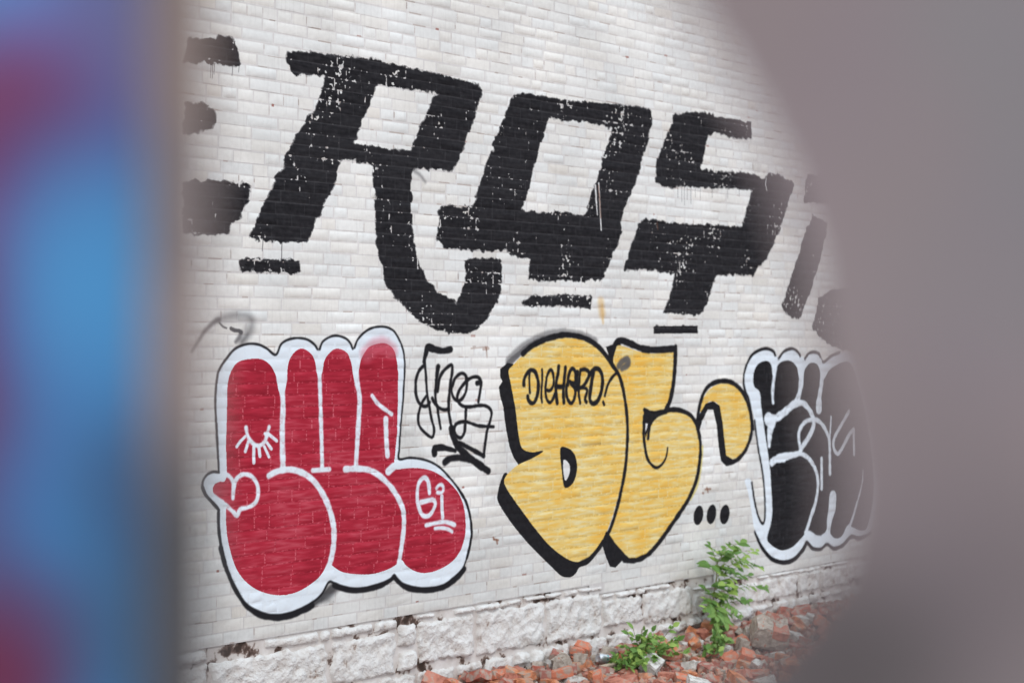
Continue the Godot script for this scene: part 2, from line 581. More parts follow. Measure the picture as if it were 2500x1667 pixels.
	line("black",17.8,17.8,6.0,1.0,[-2416,1360,-2395,1318,-2345,1268,-2309,1231],1)
	line("black",17.9,17.9,6.0,1.0,[-2312,1219,-2309,1125,-2292,1030,-2266,945],1)
	line("black",17.5,17.5,6.0,1.0,[-489,1234,-422,1149,-383,1051,-370,955,-383,875,-412,796],1)
	fill("red",[[-2255,1733,-2252,1850,-2249,1909,-2230,1968,-2186,2021,-2105,2040,-2015,2038,-1955,2001,-1916,1940,-1901,1867,-1870,1830,-1844,1903,-1831,2012,-1792,2073,-1737,2098,-1682,2079,-1642,2036,-1623,1961,-1607,1924,-1581,1973,-1570,2023,-1537,2066,-1480,2097,-1405,2079,-1367,2022,-1347,1933,-1327,1895,-1308,1958,-1288,2034,-1229,2104,-1125,2130,-1056,2113,-1017,2065,-997,1967,-994,1824,-999,1695,-1006,1565,-1024,1436,-1020,1382,-914,1381,-805,1373,-695,1347,-583,1287,-489,1207,-441,1123,-422,1027,-428,933,-470,842,-546,782,-658,746,-769,737,-859,759,-931,799,-967,835,-1020,807,-1107,784,-1211,775,-1330,787,-1430,809,-1496,845,-1528,869,-1553,853,-1601,801,-1689,755,-1784,728,-1892,726,-1999,752,-2089,797,-2163,864,-2208,940,-2244,1049,-2259,1145,-2259,1233,-2249,1256,-2281,1275,-2324,1304,-2348,1333,-2338,1367,-2298,1382,-2273,1381,-2255,1415,-2258,1497,-2259,1615]],1,"")
	line("redsoft",90.7,90.7,26.0,0.5,[-1246,2066,-1177,2110,-1108,2117,-1047,2084],1)
	line("white",85.7,42.8,6.5,1.0,[-1886,2001,-1878,1928],1)
	line("white",37.1,37.1,6.5,1.0,[-1881,1940,-1870,1782,-1875,1648,-1870,1436],1)
	line("white",43.8,29.2,6.5,1.0,[-1613,2067,-1605,1973],1)
	line("white",29.2,29.2,6.5,1.0,[-1610,2036,-1602,1899,-1597,1738,-1590,1588,-1585,1414],1)
	line("white",38.8,32.8,6.5,1.0,[-1337,2078,-1323,1920,-1301,1805,-1313,1628,-1330,1407],1)
	line("white",29.2,29.2,6.5,1.0,[-1654,1408,-1532,1408],1)
	line("white",37.8,37.8,6.5,1.0,[-1969,1396,-1908,1417,-1815,1422,-1721,1395,-1642,1343,-1577,1265,-1528,1174,-1499,1072,-1499,972,-1520,887,-1541,845],1)
	line("white",36.4,36.4,6.5,1.0,[-1410,1402,-1313,1400,-1211,1382,-1108,1324,-1020,1241,-962,1147,-947,1054,-962,938,-988,817],1)
	line("white",45.8,45.8,6.5,1.0,[-1073,1371,-1020,1400,-931,1403],1)
	line("white",27.2,27.2,6.5,1.0,[-1203,1822,-1151,1770,-1047,1709],1)
	line("white",36.4,36.4,6.5,1.0,[-1094,1682,-1090,1568,-1082,1465],1)
	line("white",23.6,23.6,6.5,1.0,[-2127,1668,-2117,1628,-2097,1595,-2062,1569,-2026,1568,-2001,1583,-1988,1606,-1968,1666],1)
	line("white",20.6,20.6,4.0,1.0,[-2132,1620,-2166,1594,-2189,1567],0)
	line("white",20.7,20.7,4.0,1.0,[-2112,1587,-2132,1538],0)
	line("white",20.8,20.8,4.0,1.0,[-2074,1558,-2074,1474],0)
	line("white",20.8,20.8,4.0,1.0,[-2039,1556,-2031,1508],0)
	line("white",20.9,20.9,4.0,1.0,[-2001,1559,-1968,1500],0)
	line("white",20.9,20.9,4.0,1.0,[-1981,1578,-1952,1544],0)
	line("white",21.0,21.0,4.0,1.0,[-1968,1624,-1914,1587],0)
	line("white",20.9,20.9,4.0,1.0,[-1996,1629,-1981,1618],0)
	line("white",25.8,25.8,6.5,1.0,[-2215,1288,-2213,1326,-2208,1357,-2191,1392,-2156,1412,-2122,1412,-2087,1398,-2056,1364,-2044,1327,-2046,1287,-2061,1256,-2091,1238,-2131,1229,-2166,1224,-2188,1193,-2210,1211,-2249,1243,-2284,1265],1)
	line("white",25.6,25.6,6.5,1.0,[-2210,1350,-2215,1378,-2235,1403,-2264,1420,-2289,1410],1)
	line("white",27.8,27.8,6.5,1.0,[-2286,1272,-2317,1289,-2346,1311],1)
	line("white",29.8,29.8,6.5,1.0,[-735,1221,-739,1263,-750,1298,-776,1317,-807,1305,-829,1275,-837,1228,-835,1180,-824,1139,-802,1099,-776,1083,-741,1084,-715,1102,-688,1139,-688,1164,-706,1178,-741,1177,-807,1169],1)
	line("white",23.3,23.3,6.5,1.0,[-675,1246,-661,1261,-635,1266,-619,1252,-617,1230,-635,1216,-666,1220],1)
	line("white",27.1,27.1,4.0,1.0,[-629,1194,-629,1134,-623,1064],0)
	line("white",27.1,27.1,6.5,1.0,[-763,1027,-697,1033,-626,1037,-572,1029,-522,1011],1)
	line("white",24.1,24.1,6.5,1.0,[-688,1002,-635,1001,-581,990,-540,970],1)
	line("spray",39.6,39.6,6.5,1.0,[-555,2094,-620,2085,-689,2094,-741,2107],1)
	line("spray",49.5,25.4,6.0,1.0,[-711,2099,-749,2105,-767,2067,-782,2018],1)
	line("spray",19.7,19.7,6.0,1.0,[-775,2013,-767,1948,-760,1873,-752,1808,-737,1748,-719,1677,-698,1617,-698,1579,-715,1558,-763,1582,-812,1621,-830,1665,-823,1718,-801,1766,-760,1813],1)
	line("spray",22.8,22.8,6.5,1.0,[-782,1997,-823,1965,-845,1922,-851,1874,-847,1821,-827,1777,-793,1752,-756,1751,-734,1772],1)
	line("spray",33.2,15.3,6.5,1.0,[-662,1988,-673,1931,-681,1871,-685,1806,-673,1747],1)
	line("spray",21.7,21.7,6.5,1.0,[-711,1796,-689,1763,-651,1735,-605,1723,-574,1728],1)
	line("spray",19.8,19.8,6.0,1.0,[-670,1752,-658,1686,-639,1610],1)
	line("spray",23.1,23.1,6.5,1.0,[-666,1839,-651,1914,-613,1963,-548,1998,-540,1957,-555,1891,-563,1837,-571,1760,-567,1695,-548,1623],1)
	line("spray",22.0,22.0,6.5,1.0,[-548,1869,-544,1825,-524,1792,-490,1775,-451,1790,-419,1834,-412,1889,-427,1933,-466,1945,-513,1918,-540,1869],1)
	line("spray",22.2,22.2,6.0,1.0,[-404,1905,-451,1868,-482,1835,-497,1797,-482,1764,-443,1741,-380,1736,-301,1742,-245,1738,-204,1718,-190,1689,-204,1639,-229,1584,-245,1517,-261,1423],1)
	line("spray",23.6,23.6,6.5,1.0,[-404,1905,-356,1921,-309,1918,-285,1887,-293,1831,-309,1765],1)
	line("spray",34.1,34.1,6.5,1.0,[-321,1882,-293,1887],1)
	line("spray",22.1,22.1,6.0,1.0,[-419,1734,-423,1679,-427,1624,-435,1575,-466,1546,-505,1561,-524,1595,-513,1627,-474,1642,-419,1643,-356,1627,-301,1614,-172,1604],1)
	line("spray",50.3,45.2,6.5,1.0,[-548,1606,-536,1568,-513,1523,-482,1483],1)
	line("spray",28.7,28.7,6.5,1.0,[-482,1516,-404,1485,-332,1454,-261,1423],1)
	line("spray",46.8,23.1,6.0,1.0,[-692,1460,-688,1487,-635,1493,-574,1482,-513,1468],1)
	line("spray",47.6,47.6,6.5,1.0,[-497,1500,-443,1454,-388,1418,-301,1369,-220,1326],1)
	line("spray",42.0,42.0,8.0,1.0,[-605,1401,-567,1419,-513,1424,-451,1421,-388,1407],1)
	line("smoke",40.0,33.3,8.0,0.75,[-41,1997,62,2062,186,2125,313,2166,485,2184],1)
	line("smoke",57.3,57.3,14.0,0.55,[-31,2021,103,2104,270,2171,464,2201,662,2191,820,2149],1)
	fill("blk",[[-111,1966,-41,2007,20,1997,103,1900,103,1521,313,1434,281,1411,186,1383,61,1351,16,1398,-24,1470,-55,1583,-81,1722,-113,1806,-121,1855,-89,1889,-109,1917]],0,"")
	fill("blk",[[-61,1305,-105,1252,-131,1184,-131,1129,-61,1041,41,936,165,827,291,730,398,649,485,590,573,576,628,597,662,630,751,646,842,708,911,776,981,830,888,838,485,842,20,1245]],1,"")
	fill("blk",[[900,807,981,845,1051,749,1145,651,1110,631,1039,593,981,606,934,685,900,755]],0,"")
	fill("blk",[[939,2109,1028,2130,1075,2157,1170,2021,1051,1932,970,2045]],0,"")
	fill("yellow",[[-31,1958,20,1999,103,2055,228,2118,377,2157,529,2169,684,2156,820,2112,935,2052,1016,1977,1075,1902,1122,1796,1151,1690,1165,1569,1165,1418,1146,1298,1110,1180,1063,1063,1016,961,946,848,865,766,774,700,684,672,595,679,485,727,355,810,228,920,103,1043,0,1148,-61,1222,-71,1264,-20,1310,61,1351,165,1377,270,1412,296,1430,186,1426,103,1450,72,1508,51,1607,31,1719,0,1832,-24,1916]],1,"yellow_letters")
	fill("yellow",[[1047,2097,1075,2120,1170,2105,1314,2074,1462,2063,1700,2069,1693,1956,1675,1848,1649,1739,1599,1663,1739,1651,1868,1621,1959,1550,1999,1461,2012,1349,1986,1207,1920,1069,1815,950,1661,836,1535,738,1387,659,1265,636,1169,648,1098,700,1027,766,976,830,1016,917,1086,1076,1146,1268,1170,1478,1151,1705,1110,1841,1051,1932,1016,2007]],1,"yellow_letters")
	line("spray",37.5,37.5,6.5,1.0,[103,2066,186,2114,292,2151,399,2175,529,2190,707,2170,843,2119,946,2045,1016,1977],1)
	line("spray",31.6,31.6,6.0,1.0,[1016,1977,1087,1902,1134,1781,1165,1629,1170,1478,1146,1268,1086,1076,1016,917,946,818,865,743,774,685,673,658],1)
	fill("blk",[[468,1434,551,1433,617,1384,639,1295,606,1210,540,1173,503,1187,485,1275]],1,"")
	fill("wallwhite",[[503,1360,551,1336,566,1299,551,1249,518,1222,498,1288]],1,"")
	line("spray",48.2,48.2,6.0,1.0,[986,2030,1040,2130,1099,2154,1194,2135,1339,2097,1486,2089,1688,2097],1)
	line("spray",42.2,42.2,6.0,1.0,[1718,2109,1708,1956,1688,1832,1649,1723,1606,1665],1)
	line("spray",34.8,34.8,6.0,1.0,[1358,1669,1437,1642,1561,1648,1649,1661,1764,1655,1894,1615,1973,1541],1)
	fill("blk",[[1353,1672,1437,1644,1561,1640,1461,1602,1400,1530,1375,1470,1351,1563]],0,"")
	fill("wallwhite",[[1368,1574,1397,1569,1382,1531,1368,1508]],0,"")
	line("spray",34.4,16.3,6.0,1.0,[1358,1623,1351,1501,1368,1394,1400,1316,1474,1261,1536,1266,1599,1314,1624,1390],1)
	line("spray",32.6,10.9,6.0,1.0,[1400,1469,1424,1560,1499,1619,1611,1639],1)
	line("yellowsoft",22.4,22.4,8.0,0.7,[2039,1380,2025,1253,1977,1105,1893,1007],1)
	line("spray",36.7,36.7,6.0,1.0,[1973,1541,2012,1413,2004,1270,1959,1130,1854,994,1700,864,1560,751,1411,657,1265,624,1133,637],1)
	line("spray",31.7,31.7,6.0,1.0,[946,833,1027,751,1110,684,1169,641],1)
	line("smoke",46.1,46.1,10.0,0.9,[1075,1977,1110,2007,1170,2025,1182,1991,1110,1962],1)
	line("smoke",35.5,35.5,12.0,0.5,[1134,2022,1170,1999],1)
	line("spray",29.0,29.0,6.0,1.0,[111,1865,111,1889,126,1919,148,1942,178,1959,213,1952,233,1928,246,1893,251,1852,243,1805,228,1768,203,1745,173,1749,153,1770,149,1790],1)
	line("spray",18.4,18.4,6.0,1.0,[168,1945,163,1905,165,1857,170,1813],1)
	line("spray",19.9,19.9,6.0,1.0,[287,1961,289,1910,284,1855,279,1794,287,1749],1)
	line("spray",22.7,22.7,6.0,1.0,[330,1827,361,1823,387,1840,400,1867,402,1901,392,1939,376,1959,356,1950,335,1916,325,1875,320,1827,325,1786,343,1755,366,1744,392,1764,412,1798],1)
	line("spray",29.5,29.5,6.0,1.0,[451,1980,444,1935,428,1880,423,1832,428,1784,436,1739],1)
	line("spray",30.9,30.9,6.0,1.0,[428,1849,464,1845,501,1848],1)
	line("spray",29.6,29.6,6.0,1.0,[519,1973,512,1924,506,1879,498,1838,498,1796,504,1741],1)
	line("spray",28.4,28.4,6.0,1.0,[543,1858,548,1906,564,1948,591,1965,615,1948,623,1906,617,1871,585,1871,554,1879,533,1851,527,1810,538,1768,562,1739,585,1737,609,1766,620,1808,607,1843,575,1864],1)
	line("spray",23.1,23.1,6.0,1.0,[671,1957,663,1905,657,1849,655,1793,668,1733],1)
	line("spray",27.3,27.3,6.0,1.0,[671,1954,714,1959,752,1946,762,1921,741,1886,708,1852,671,1835],1)
	line("spray",25.9,25.9,6.0,1.0,[671,1835,714,1834,741,1820,730,1785,719,1757,733,1739],1)
	line("spray",34.4,34.4,6.0,1.0,[806,1939,790,1886,779,1833,768,1777,773,1745,800,1727,839,1736,872,1771,894,1824,902,1877,894,1923,866,1956,828,1963,795,1946,762,1918],1)
	line("spray",33.9,33.9,6.0,1.0,[639,1940,633,1888,633,1829],1)
	line("spray",20.8,25.2,6.0,1.0,[927,1777,944,1823,966,1862,999,1897,1050,1932],1)
	line("spray",25.1,33.5,4.0,1.0,[908,1735,919,1717],0)
	fill("yellow",[[2012,1635,2052,1730,2133,1800,2268,1838,2406,1833,2518,1777,2603,1685,2646,1584,2646,1469,2603,1371,2518,1293,2434,1273,2350,1285,2323,1335,2309,1433,2282,1563,2241,1677,2160,1711,2079,1689,2026,1635]],1,"yellow_letters")
	fill("blk",[[1967,1565,2012,1627,2079,1694,2173,1711,2255,1674,2290,1547,2317,1400,2336,1302,2420,1268,2461,1255,2336,1221,2268,1265,2241,1371,2214,1533,2173,1647,2106,1649,2039,1571,2004,1500,1973,1478]],0,"")
	line("spray",36.3,36.3,6.0,1.0,[1973,1557,2012,1699,2092,1809,2241,1855,2406,1844,2546,1768,2637,1634,2666,1485,2603,1355,2490,1270,2350,1239],1)
	fill("blk",[[2049,877,2048,913,2031,941,2004,952,1973,945,1947,920,1933,886,1934,850,1950,823,1977,811,2008,818,2035,842]],1,"")
	fill("blk",[[2210,873,2209,909,2192,937,2164,949,2133,941,2106,917,2092,882,2093,846,2110,818,2137,806,2169,814,2196,838]],1,"")
	fill("blk",[[2378,859,2376,896,2359,924,2331,936,2298,928,2271,903,2257,868,2258,832,2275,804,2303,792,2335,799,2363,824]],1,"")
	line("spray",43.8,43.8,6.0,1.0,[2717,700,2803,583,2921,488,3069,441,3221,443,3360,504,3422,563],1)
	line("spray",39.6,39.6,6.0,1.0,[3438,558,3516,509,3627,496,3724,524,3821,482,3953,492,4087,552,4222,530,4395,555],1)
	fill("white",[[2575,1800,2561,1883,2603,1981,2689,2055,2834,2092,2952,2075,3011,2017,3101,2071,3223,2091,3315,2057,3365,2002,3471,2062,3598,2056,3668,1991,3791,2035,3922,2064,4123,2034,4259,1843,4396,1531,4501,1162,4518,868,4429,618,4395,566,4222,544,4087,564,3953,504,3821,493,3724,533,3627,503,3516,520,3422,576,3344,514,3221,457,3069,454,2921,502,2803,596,2717,703,2688,755,2659,873,2617,1008,2574,1093,2617,1115,2659,1088,2688,954,2746,817,2804,759,2839,810,2833,994,2804,1163,2746,1349,2703,1549,2632,1717]],1,"black_letter")
	line("spray",24.0,24.0,6.0,1.0,[2689,1484,2632,1700,2575,1784,2558,1883,2603,1985,2689,2060,2834,2097,2952,2078,3011,2017,3101,2075,3223,2097,3315,2060,3365,2000,3471,2065,3598,2060,3668,1991,3791,2038,3922,2068],1)
	line("spray",21.5,21.5,6.0,1.0,[2703,1549,2746,1349,2804,1163,2833,994,2839,810,2809,759,2751,817,2702,936,2665,1079],1)
	fill("blk2",[[2689,1906,2747,1977,2858,2003,2928,1971,2946,1895,2967,1861,2996,1945,3071,1995,3192,2001,3284,1951,3321,1856,3371,1873,3408,1941,3487,1984,3582,1971,3629,1904,3677,1851,3791,1938,4055,1989,4190,1844,4327,1534,4430,1165,4447,872,4360,623,4257,586,4121,624,4037,649,3953,567,3854,554,3740,602,3708,605,3628,585,3516,603,3438,644,3344,600,3221,542,3070,529,2927,582,2868,641,2915,737,2939,836,2927,1005,2910,1157,2877,1309,2834,1478,2793,1647,2770,1764,2695,1812]],1,"")
	line("white",49.2,31.4,6.5,1.0,[2993,2013,2982,1953,2961,1862,2945,1771,2950,1681],1)
	line("white",91.8,58.3,6.0,1.0,[3354,1993,3343,1919],1)
	line("white",66.9,50.9,6.5,1.0,[3348,1925,3348,1850,3331,1776,3298,1709,3232,1655],1)
	line("white",65.8,64.4,6.5,1.0,[3232,1661,3122,1609,3003,1564,2918,1555,2865,1562],1)
	line("white",106.5,106.5,6.5,1.0,[2886,1556,2928,1536],1)
	line("white",89.5,35.5,6.5,1.0,[2939,1530,2907,1458,2896,1350],1)
	line("white",49.0,49.0,6.5,1.0,[3254,1655,3342,1671,3409,1651,3477,1599,3522,1535,3522,1479,3465,1406,3353,1318],1)
	line("white",39.0,39.0,6.5,1.0,[3336,1300,3314,1363,3309,1425,3342,1479,3409,1520,3500,1533,3591,1521,3671,1474,3729,1409,3758,1357,3764,1211,3766,1091],1)
	line("white",23.9,23.9,3.0,1.0,[3785,1546,3764,1376],0)
	line("white",41.2,65.0,6.5,1.0,[3353,1312,3297,1271,3143,1260,3014,1248],1)
	line("white",65.7,57.1,6.5,1.0,[3100,1248,2992,1241,2933,1220],1)
	line("white",37.3,41.0,6.5,1.0,[3143,1246,3275,1270,3375,1259,3465,1217,3545,1138,3584,1055,3579,955,3544,857,3487,767,3442,690,3408,637],1)
	line("white",51.0,56.2,6.5,1.0,[3626,1997,3649,1915,3643,1821,3614,1721,3602,1665],1)
	line("white",76.1,59.1,5.0,1.0,[3602,1665,3602,1615],0)
	line("white",37.7,26.6,4.0,1.0,[3642,1215,3642,976],0)
	line("white",103.0,82.1,5.0,1.0,[3810,896,3798,801],0)
	line("white",93.9,44.7,6.5,1.0,[3798,801,3757,703,3740,603],1)
	line("white",60.1,19.5,6.5,1.0,[3453,627,3521,596,3601,571,3693,588,3728,611,3775,569,3857,530,3952,547,4036,605,4108,689,4157,776,4218,882,4268,989,4280,1086],1)
	line("white",38.4,38.4,6.5,1.0,[4061,1583,3929,1465,3835,1373,3823,1297,3882,1244,3953,1285,4061,1390,4134,1432],1)
	line("white",35.0,35.0,4.0,1.0,[4134,1432,4140,1232],0)
	areas.append(["painted_letter","tall black roller-painted letter R with a long hooked tail","letter_r"])
	areas.append(["painted_letter","slanted black roller-painted letter Q with an open white middle","letter_q"])
	areas.append(["painted_letter","angular black roller-painted letter S with a short stem below","letter_s"])
	areas.append(["painted_letter","cut off black roller letter beside the grey board","letter_cut"])
	areas.append(["painted_letter","end strokes of a black roller letter beside the blue board","letter_left"])
	areas.append(["painted_figure","red bubble figure with white outline, closed eye and heart","red_figure"])
	areas.append(["painted_bubble_letters","yellow bubble letters with thick black outline and small writing inside","yellow_letters"])
	areas.append(["painted_bubble_letters","black bubble letter with thick white outline","black_letter"])
	line("rust",15.3,15.3,3.0,0.6,[-171,892,-129,883],1)
	line("rust",15.3,15.3,3.0,0.6,[-144,884,-137,863],1)
	line("rust",15.3,15.3,3.0,0.6,[-174,903,-163,891],1)
	line("rust",17.7,17.7,4.0,0.55,[2071,1067,2137,1066],1)
	line("rust",17.7,17.7,4.0,0.55,[2091,1078,2107,1044],1)
	line("rust",17.6,17.6,4.0,0.55,[2041,1042,2051,1039],1)
	line("rust",9.1,9.1,4.0,0.35,[-245,2110,-234,2085],1)
	line("rust",9.1,9.1,4.0,0.35,[-374,2100,-227,2110],1)
	line("rust",9.1,9.1,4.0,0.35,[-238,2105,-230,2043],1)
	line("rust",18.2,18.2,4.0,0.35,[-264,2095,-219,2100],1)
	outline("tag_scrawl",[-764,2131,-528,2121,-513,2011,-277,1932,-156,1728,-156,1587,-245,1406,-196,1319,-245,1316,-613,1391,-719,1450,-726,1559,-852,1639,-867,1907,-823,1997])
	areas.append(["painted_tag","thin black scrawled tag between the red figure and the yellow letters","tag_scrawl"])
	pass


const SPLIT := 1550     # the paint map is cut in two textures that overlap by 0.2 m
const OVER := 80

func finish_paint():
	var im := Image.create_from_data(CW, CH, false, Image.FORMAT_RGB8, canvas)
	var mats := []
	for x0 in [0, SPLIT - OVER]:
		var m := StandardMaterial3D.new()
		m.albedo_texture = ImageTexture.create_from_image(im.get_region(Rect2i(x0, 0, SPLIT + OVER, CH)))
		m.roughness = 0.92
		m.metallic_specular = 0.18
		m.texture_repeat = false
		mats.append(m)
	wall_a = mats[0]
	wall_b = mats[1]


func paint_uv(u: float, v: float, second: bool) -> Vector2:
	var x := (u - U0) * DENS - (SPLIT - OVER if second else 0)
	return Vector2(x / (SPLIT + OVER), (V1 - v) * DENS / CH)


# ------------------------------------------------------------------ the wall
func put_brick(st: SurfaceTool, b: Array, second: bool, base: int) -> int:
	var e := 0.0045
	var us := [b[0] - 0.0012, b[0] + e, lerpf(b[0], b[1], 0.36), lerpf(b[0], b[1], 0.68), b[1] - e, b[1] + 0.001]
	var vs := [b[2] - 0.001, b[2] + e, (b[2] + b[3]) * 0.5, b[3] - e, b[3] + 0.001]
	var z := rng.randf_range(-0.0005, 0.0007)
	if rng.randf() < 0.07:
		z += rng.randf_range(-0.001, 0.0022)
	var deep := rng.randf_range(0.15, 1.15)
	if rng.randf() < 0.06:
		deep = 1.7
	var low_wall := 1.0 - smoothstep(0.5, 1.3, float(b[2]))
	var tilt := rng.randf_range(-0.004, 0.004)
	var roll_v := rng.randf_range(-0.008, 0.008)
	var um: float = (b[0] + b[1]) * 0.5
	var vm: float = (b[2] + b[3]) * 0.5
	for j in 5:
		for i in 6:
			var u: float = us[i]
			var v: float = vs[j]
			var h := z + (u - um) * tilt + (v - vm) * roll_v
			if i == 0 or j == 0 or i == 5 or j == 4:
				h = lerpf(z, -0.0028, deep) if deep < 1.0 else -0.0028 * deep
				u += rng.randf_range(-0.0008, 0.0008)
				v += rng.randf_range(-0.0008, 0.0008)
			else:
				h += rng.randf_range(-0.0005, 0.0005) * (1.0 + low_wall)
				if i == 1 or i == 4 or j == 1 or j == 3:
					h -= rng.randf_range(0.0001, 0.0009) * (1.0 + low_wall)
			st.set_uv(paint_uv(u, v, second))
			st.add_vertex(Vector3(u, v, h))
	for j in 4:
		for i in 5:
			var k := base + j * 6 + i
			for q in [k, k + 7, k + 1, k, k + 6, k + 7]:
				st.add_index(q)
	return base + 30


func finish(st: SurfaceTool) -> ArrayMesh:
	st.generate_normals()
	return st.commit()


func brick_wall():
	var wall = root_of("brick_wall")
	tag(wall, "white painted brick wall on rough stone foundation, covered in graffiti", "brick wall", "", "thing")
	# mortar bed and the body of the wall behind it
	for second in [false, true]:
		var st := SurfaceTool.new()
		st.begin(Mesh.PRIMITIVE_TRIANGLES)
		var ua := -6.1 if not second else U0 + SPLIT / DENS
		var ub := U0 + SPLIT / DENS if not second else 9.1
		var n := 60
		for i in n:
			var p := lerpf(ua, ub, float(i) / n)
			var q := lerpf(ua, ub, float(i + 1) / n)
			var low := 0.499 if p < 0.75 else (0.432 if p < 2.15 else 0.365)
			for w in [[p, low], [p, 6.4], [q, 6.4], [p, low], [q, 6.4], [q, low]]:
				st.set_uv(paint_uv(w[0], w[1], second))
				st.set_normal(Vector3(0, 0, 1))
				st.add_vertex(Vector3(w[0], w[1], -0.0013))
		part("mortar", st.commit(), wall_b if second else wall_a, wall)
	var core := BoxMesh.new()
	core.size = Vector3(15.2, 6.9, 0.3)
	var dirt := mottled([0.15, Color(0.25, 0.20, 0.18), 0.27, Color(0.42, 0.35, 0.32), 0.36, Color(0.78, 0.75, 0.73), 0.8, Color(0.85, 0.83, 0.82)], 0.012, 0.8, 21)
	part("wall_core", core, dirt, wall, Transform3D(Basis.IDENTITY, Vector3(1.5, 2.96, -0.163)))
	# graffiti: each one a part, its bricks sub-parts
	var homes := {}
	for a in areas:
		var g := Node3D.new()
		add_named(g, a[0], wall)
		g.set_meta("label", a[1])
		homes[a[2]] = g
	var order := []
	for b in bricks:
		var um: float = (b[0] + b[1]) * 0.5
		var vm: float = (b[2] + b[3]) * 0.5
		var key := ""
		var at := Vector2((um - U0) * DENS, (V1 - vm) * DENS)
		for o in outlines:
			for p in outlines[o]:
				if Geometry2D.is_point_in_polygon(at, p):
					key = o
		order.append([um, vm, b, key])
	order.sort_custom(func(p, q): return p[0] < q[0])
	var joined := {}
	var counts := {}
	var single := 0
	for o in order:
		var second: bool = (o[0] - U0) * DENS > SPLIT
		if o[0] > -2.38 and o[1] < 3.75 and single < 290 and o[2][1] - o[2][0] > 0.15:
			single += 1
			var st := SurfaceTool.new()
			st.begin(Mesh.PRIMITIVE_TRIANGLES)
			put_brick(st, o[2], second, 0)
			part("brick", finish(st), wall_b if second else wall_a, homes[o[3]] if o[3] != "" else wall)
			continue
		var key := [o[3], second]
		if not joined.has(key):
			joined[key] = SurfaceTool.new()
			joined[key].begin(Mesh.PRIMITIVE_TRIANGLES)
			counts[key] = 0
		counts[key] = put_brick(joined[key], o[2], second, counts[key])
	for key in joined:
		var o = part("bricks", finish(joined[key]), wall_b if key[1] else wall_a, homes[key[0]] if key[0] != "" else wall)
		o.set_meta("kind", "stuff")
	foundation(wall)


func stone_mesh(u0: float, u1: float, v0: float, v1: float, out: float, rough: float, sd: int) -> ArrayMesh:
	# quarry-faced block: the lowest of a few slanting planes, roughened, with a ragged outline
	var r := RandomNumberGenerator.new()
	r.seed = sd
	var n := FastNoiseLite.new()
	n.seed = sd
	n.frequency = 9.0
	n.fractal_octaves = 4
	n.fractal_gain = 0.6
	var edge := FastNoiseLite.new()
	edge.seed = sd + 500
	edge.frequency = 9.0
	var size := Vector2(u1 - u0, v1 - v0)
	var skew := r.randf_range(-0.03, 0.03) if size.x > 0.15 else 0.0
	var rise := r.randf_range(-0.02, 0.02) if size.x > 0.2 else 0.0
	var facets := []
	for i in clampi(int(size.x * size.y * 90.0) + 3, 3, 11):
		facets.append([r.randf_range(u0, u1), r.randf_range(v0, v1), r.randf_range(-0.45, 0.45) * rough * 17.0, r.randf_range(-0.5, 0.35) * rough * 17.0, r.randf_range(0.0, rough * 0.6)])
	var nx := clampi(int(size.x / 0.017), 5, 26)
	var ny := clampi(int(size.y / 0.017), 3, 16)
	var st := SurfaceTool.new()
	st.begin(Mesh.PRIMITIVE_TRIANGLES)
	for j in ny + 1:
		for i in nx + 1:
			var s := float(i) / nx
			var t := float(j) / ny
			var u := lerpf(u0, u1, s)
			var v := lerpf(v0, v1, t)
			var du := edge.get_noise_2d(v * 1.6, sd) * 0.026 * absf(s * 2.0 - 1.0) + (t - 0.5) * skew
			v += edge.get_noise_2d(u * 1.6, sd + 9.0) * minf(0.028, size.y * 0.25) * absf(t * 2.0 - 1.0) + (s - 0.5) * rise * (1.0 - t)
			u += du
			var border := minf(minf(s, 1.0 - s) * size.x, minf(t, 1.0 - t) * size.y)
			var h := out + 0.012
			for q in facets:
				h = minf(h, out + q[4] + (u - q[0]) * q[2] + (v - q[1]) * q[3])
			h = maxf(h, 0.006) + n.get_noise_2d(u, v) * rough * 0.42
			h = lerpf(minf(h, -0.002), h, smoothstep(-0.012, 0.012, border))
			if i == 0 or j == 0 or i == nx or j == ny:
				h = -0.045
			st.set_uv(Vector2(u, v))
			st.add_vertex(Vector3(u, v, h))
	for j in ny:
		for i in nx:
			var k := j * (nx + 1) + i
			var w := nx + 1
			for q in [k, k + w + 1, k + 1, k, k + w, k + w + 1]:
				st.add_index(q)
	return finish(st)


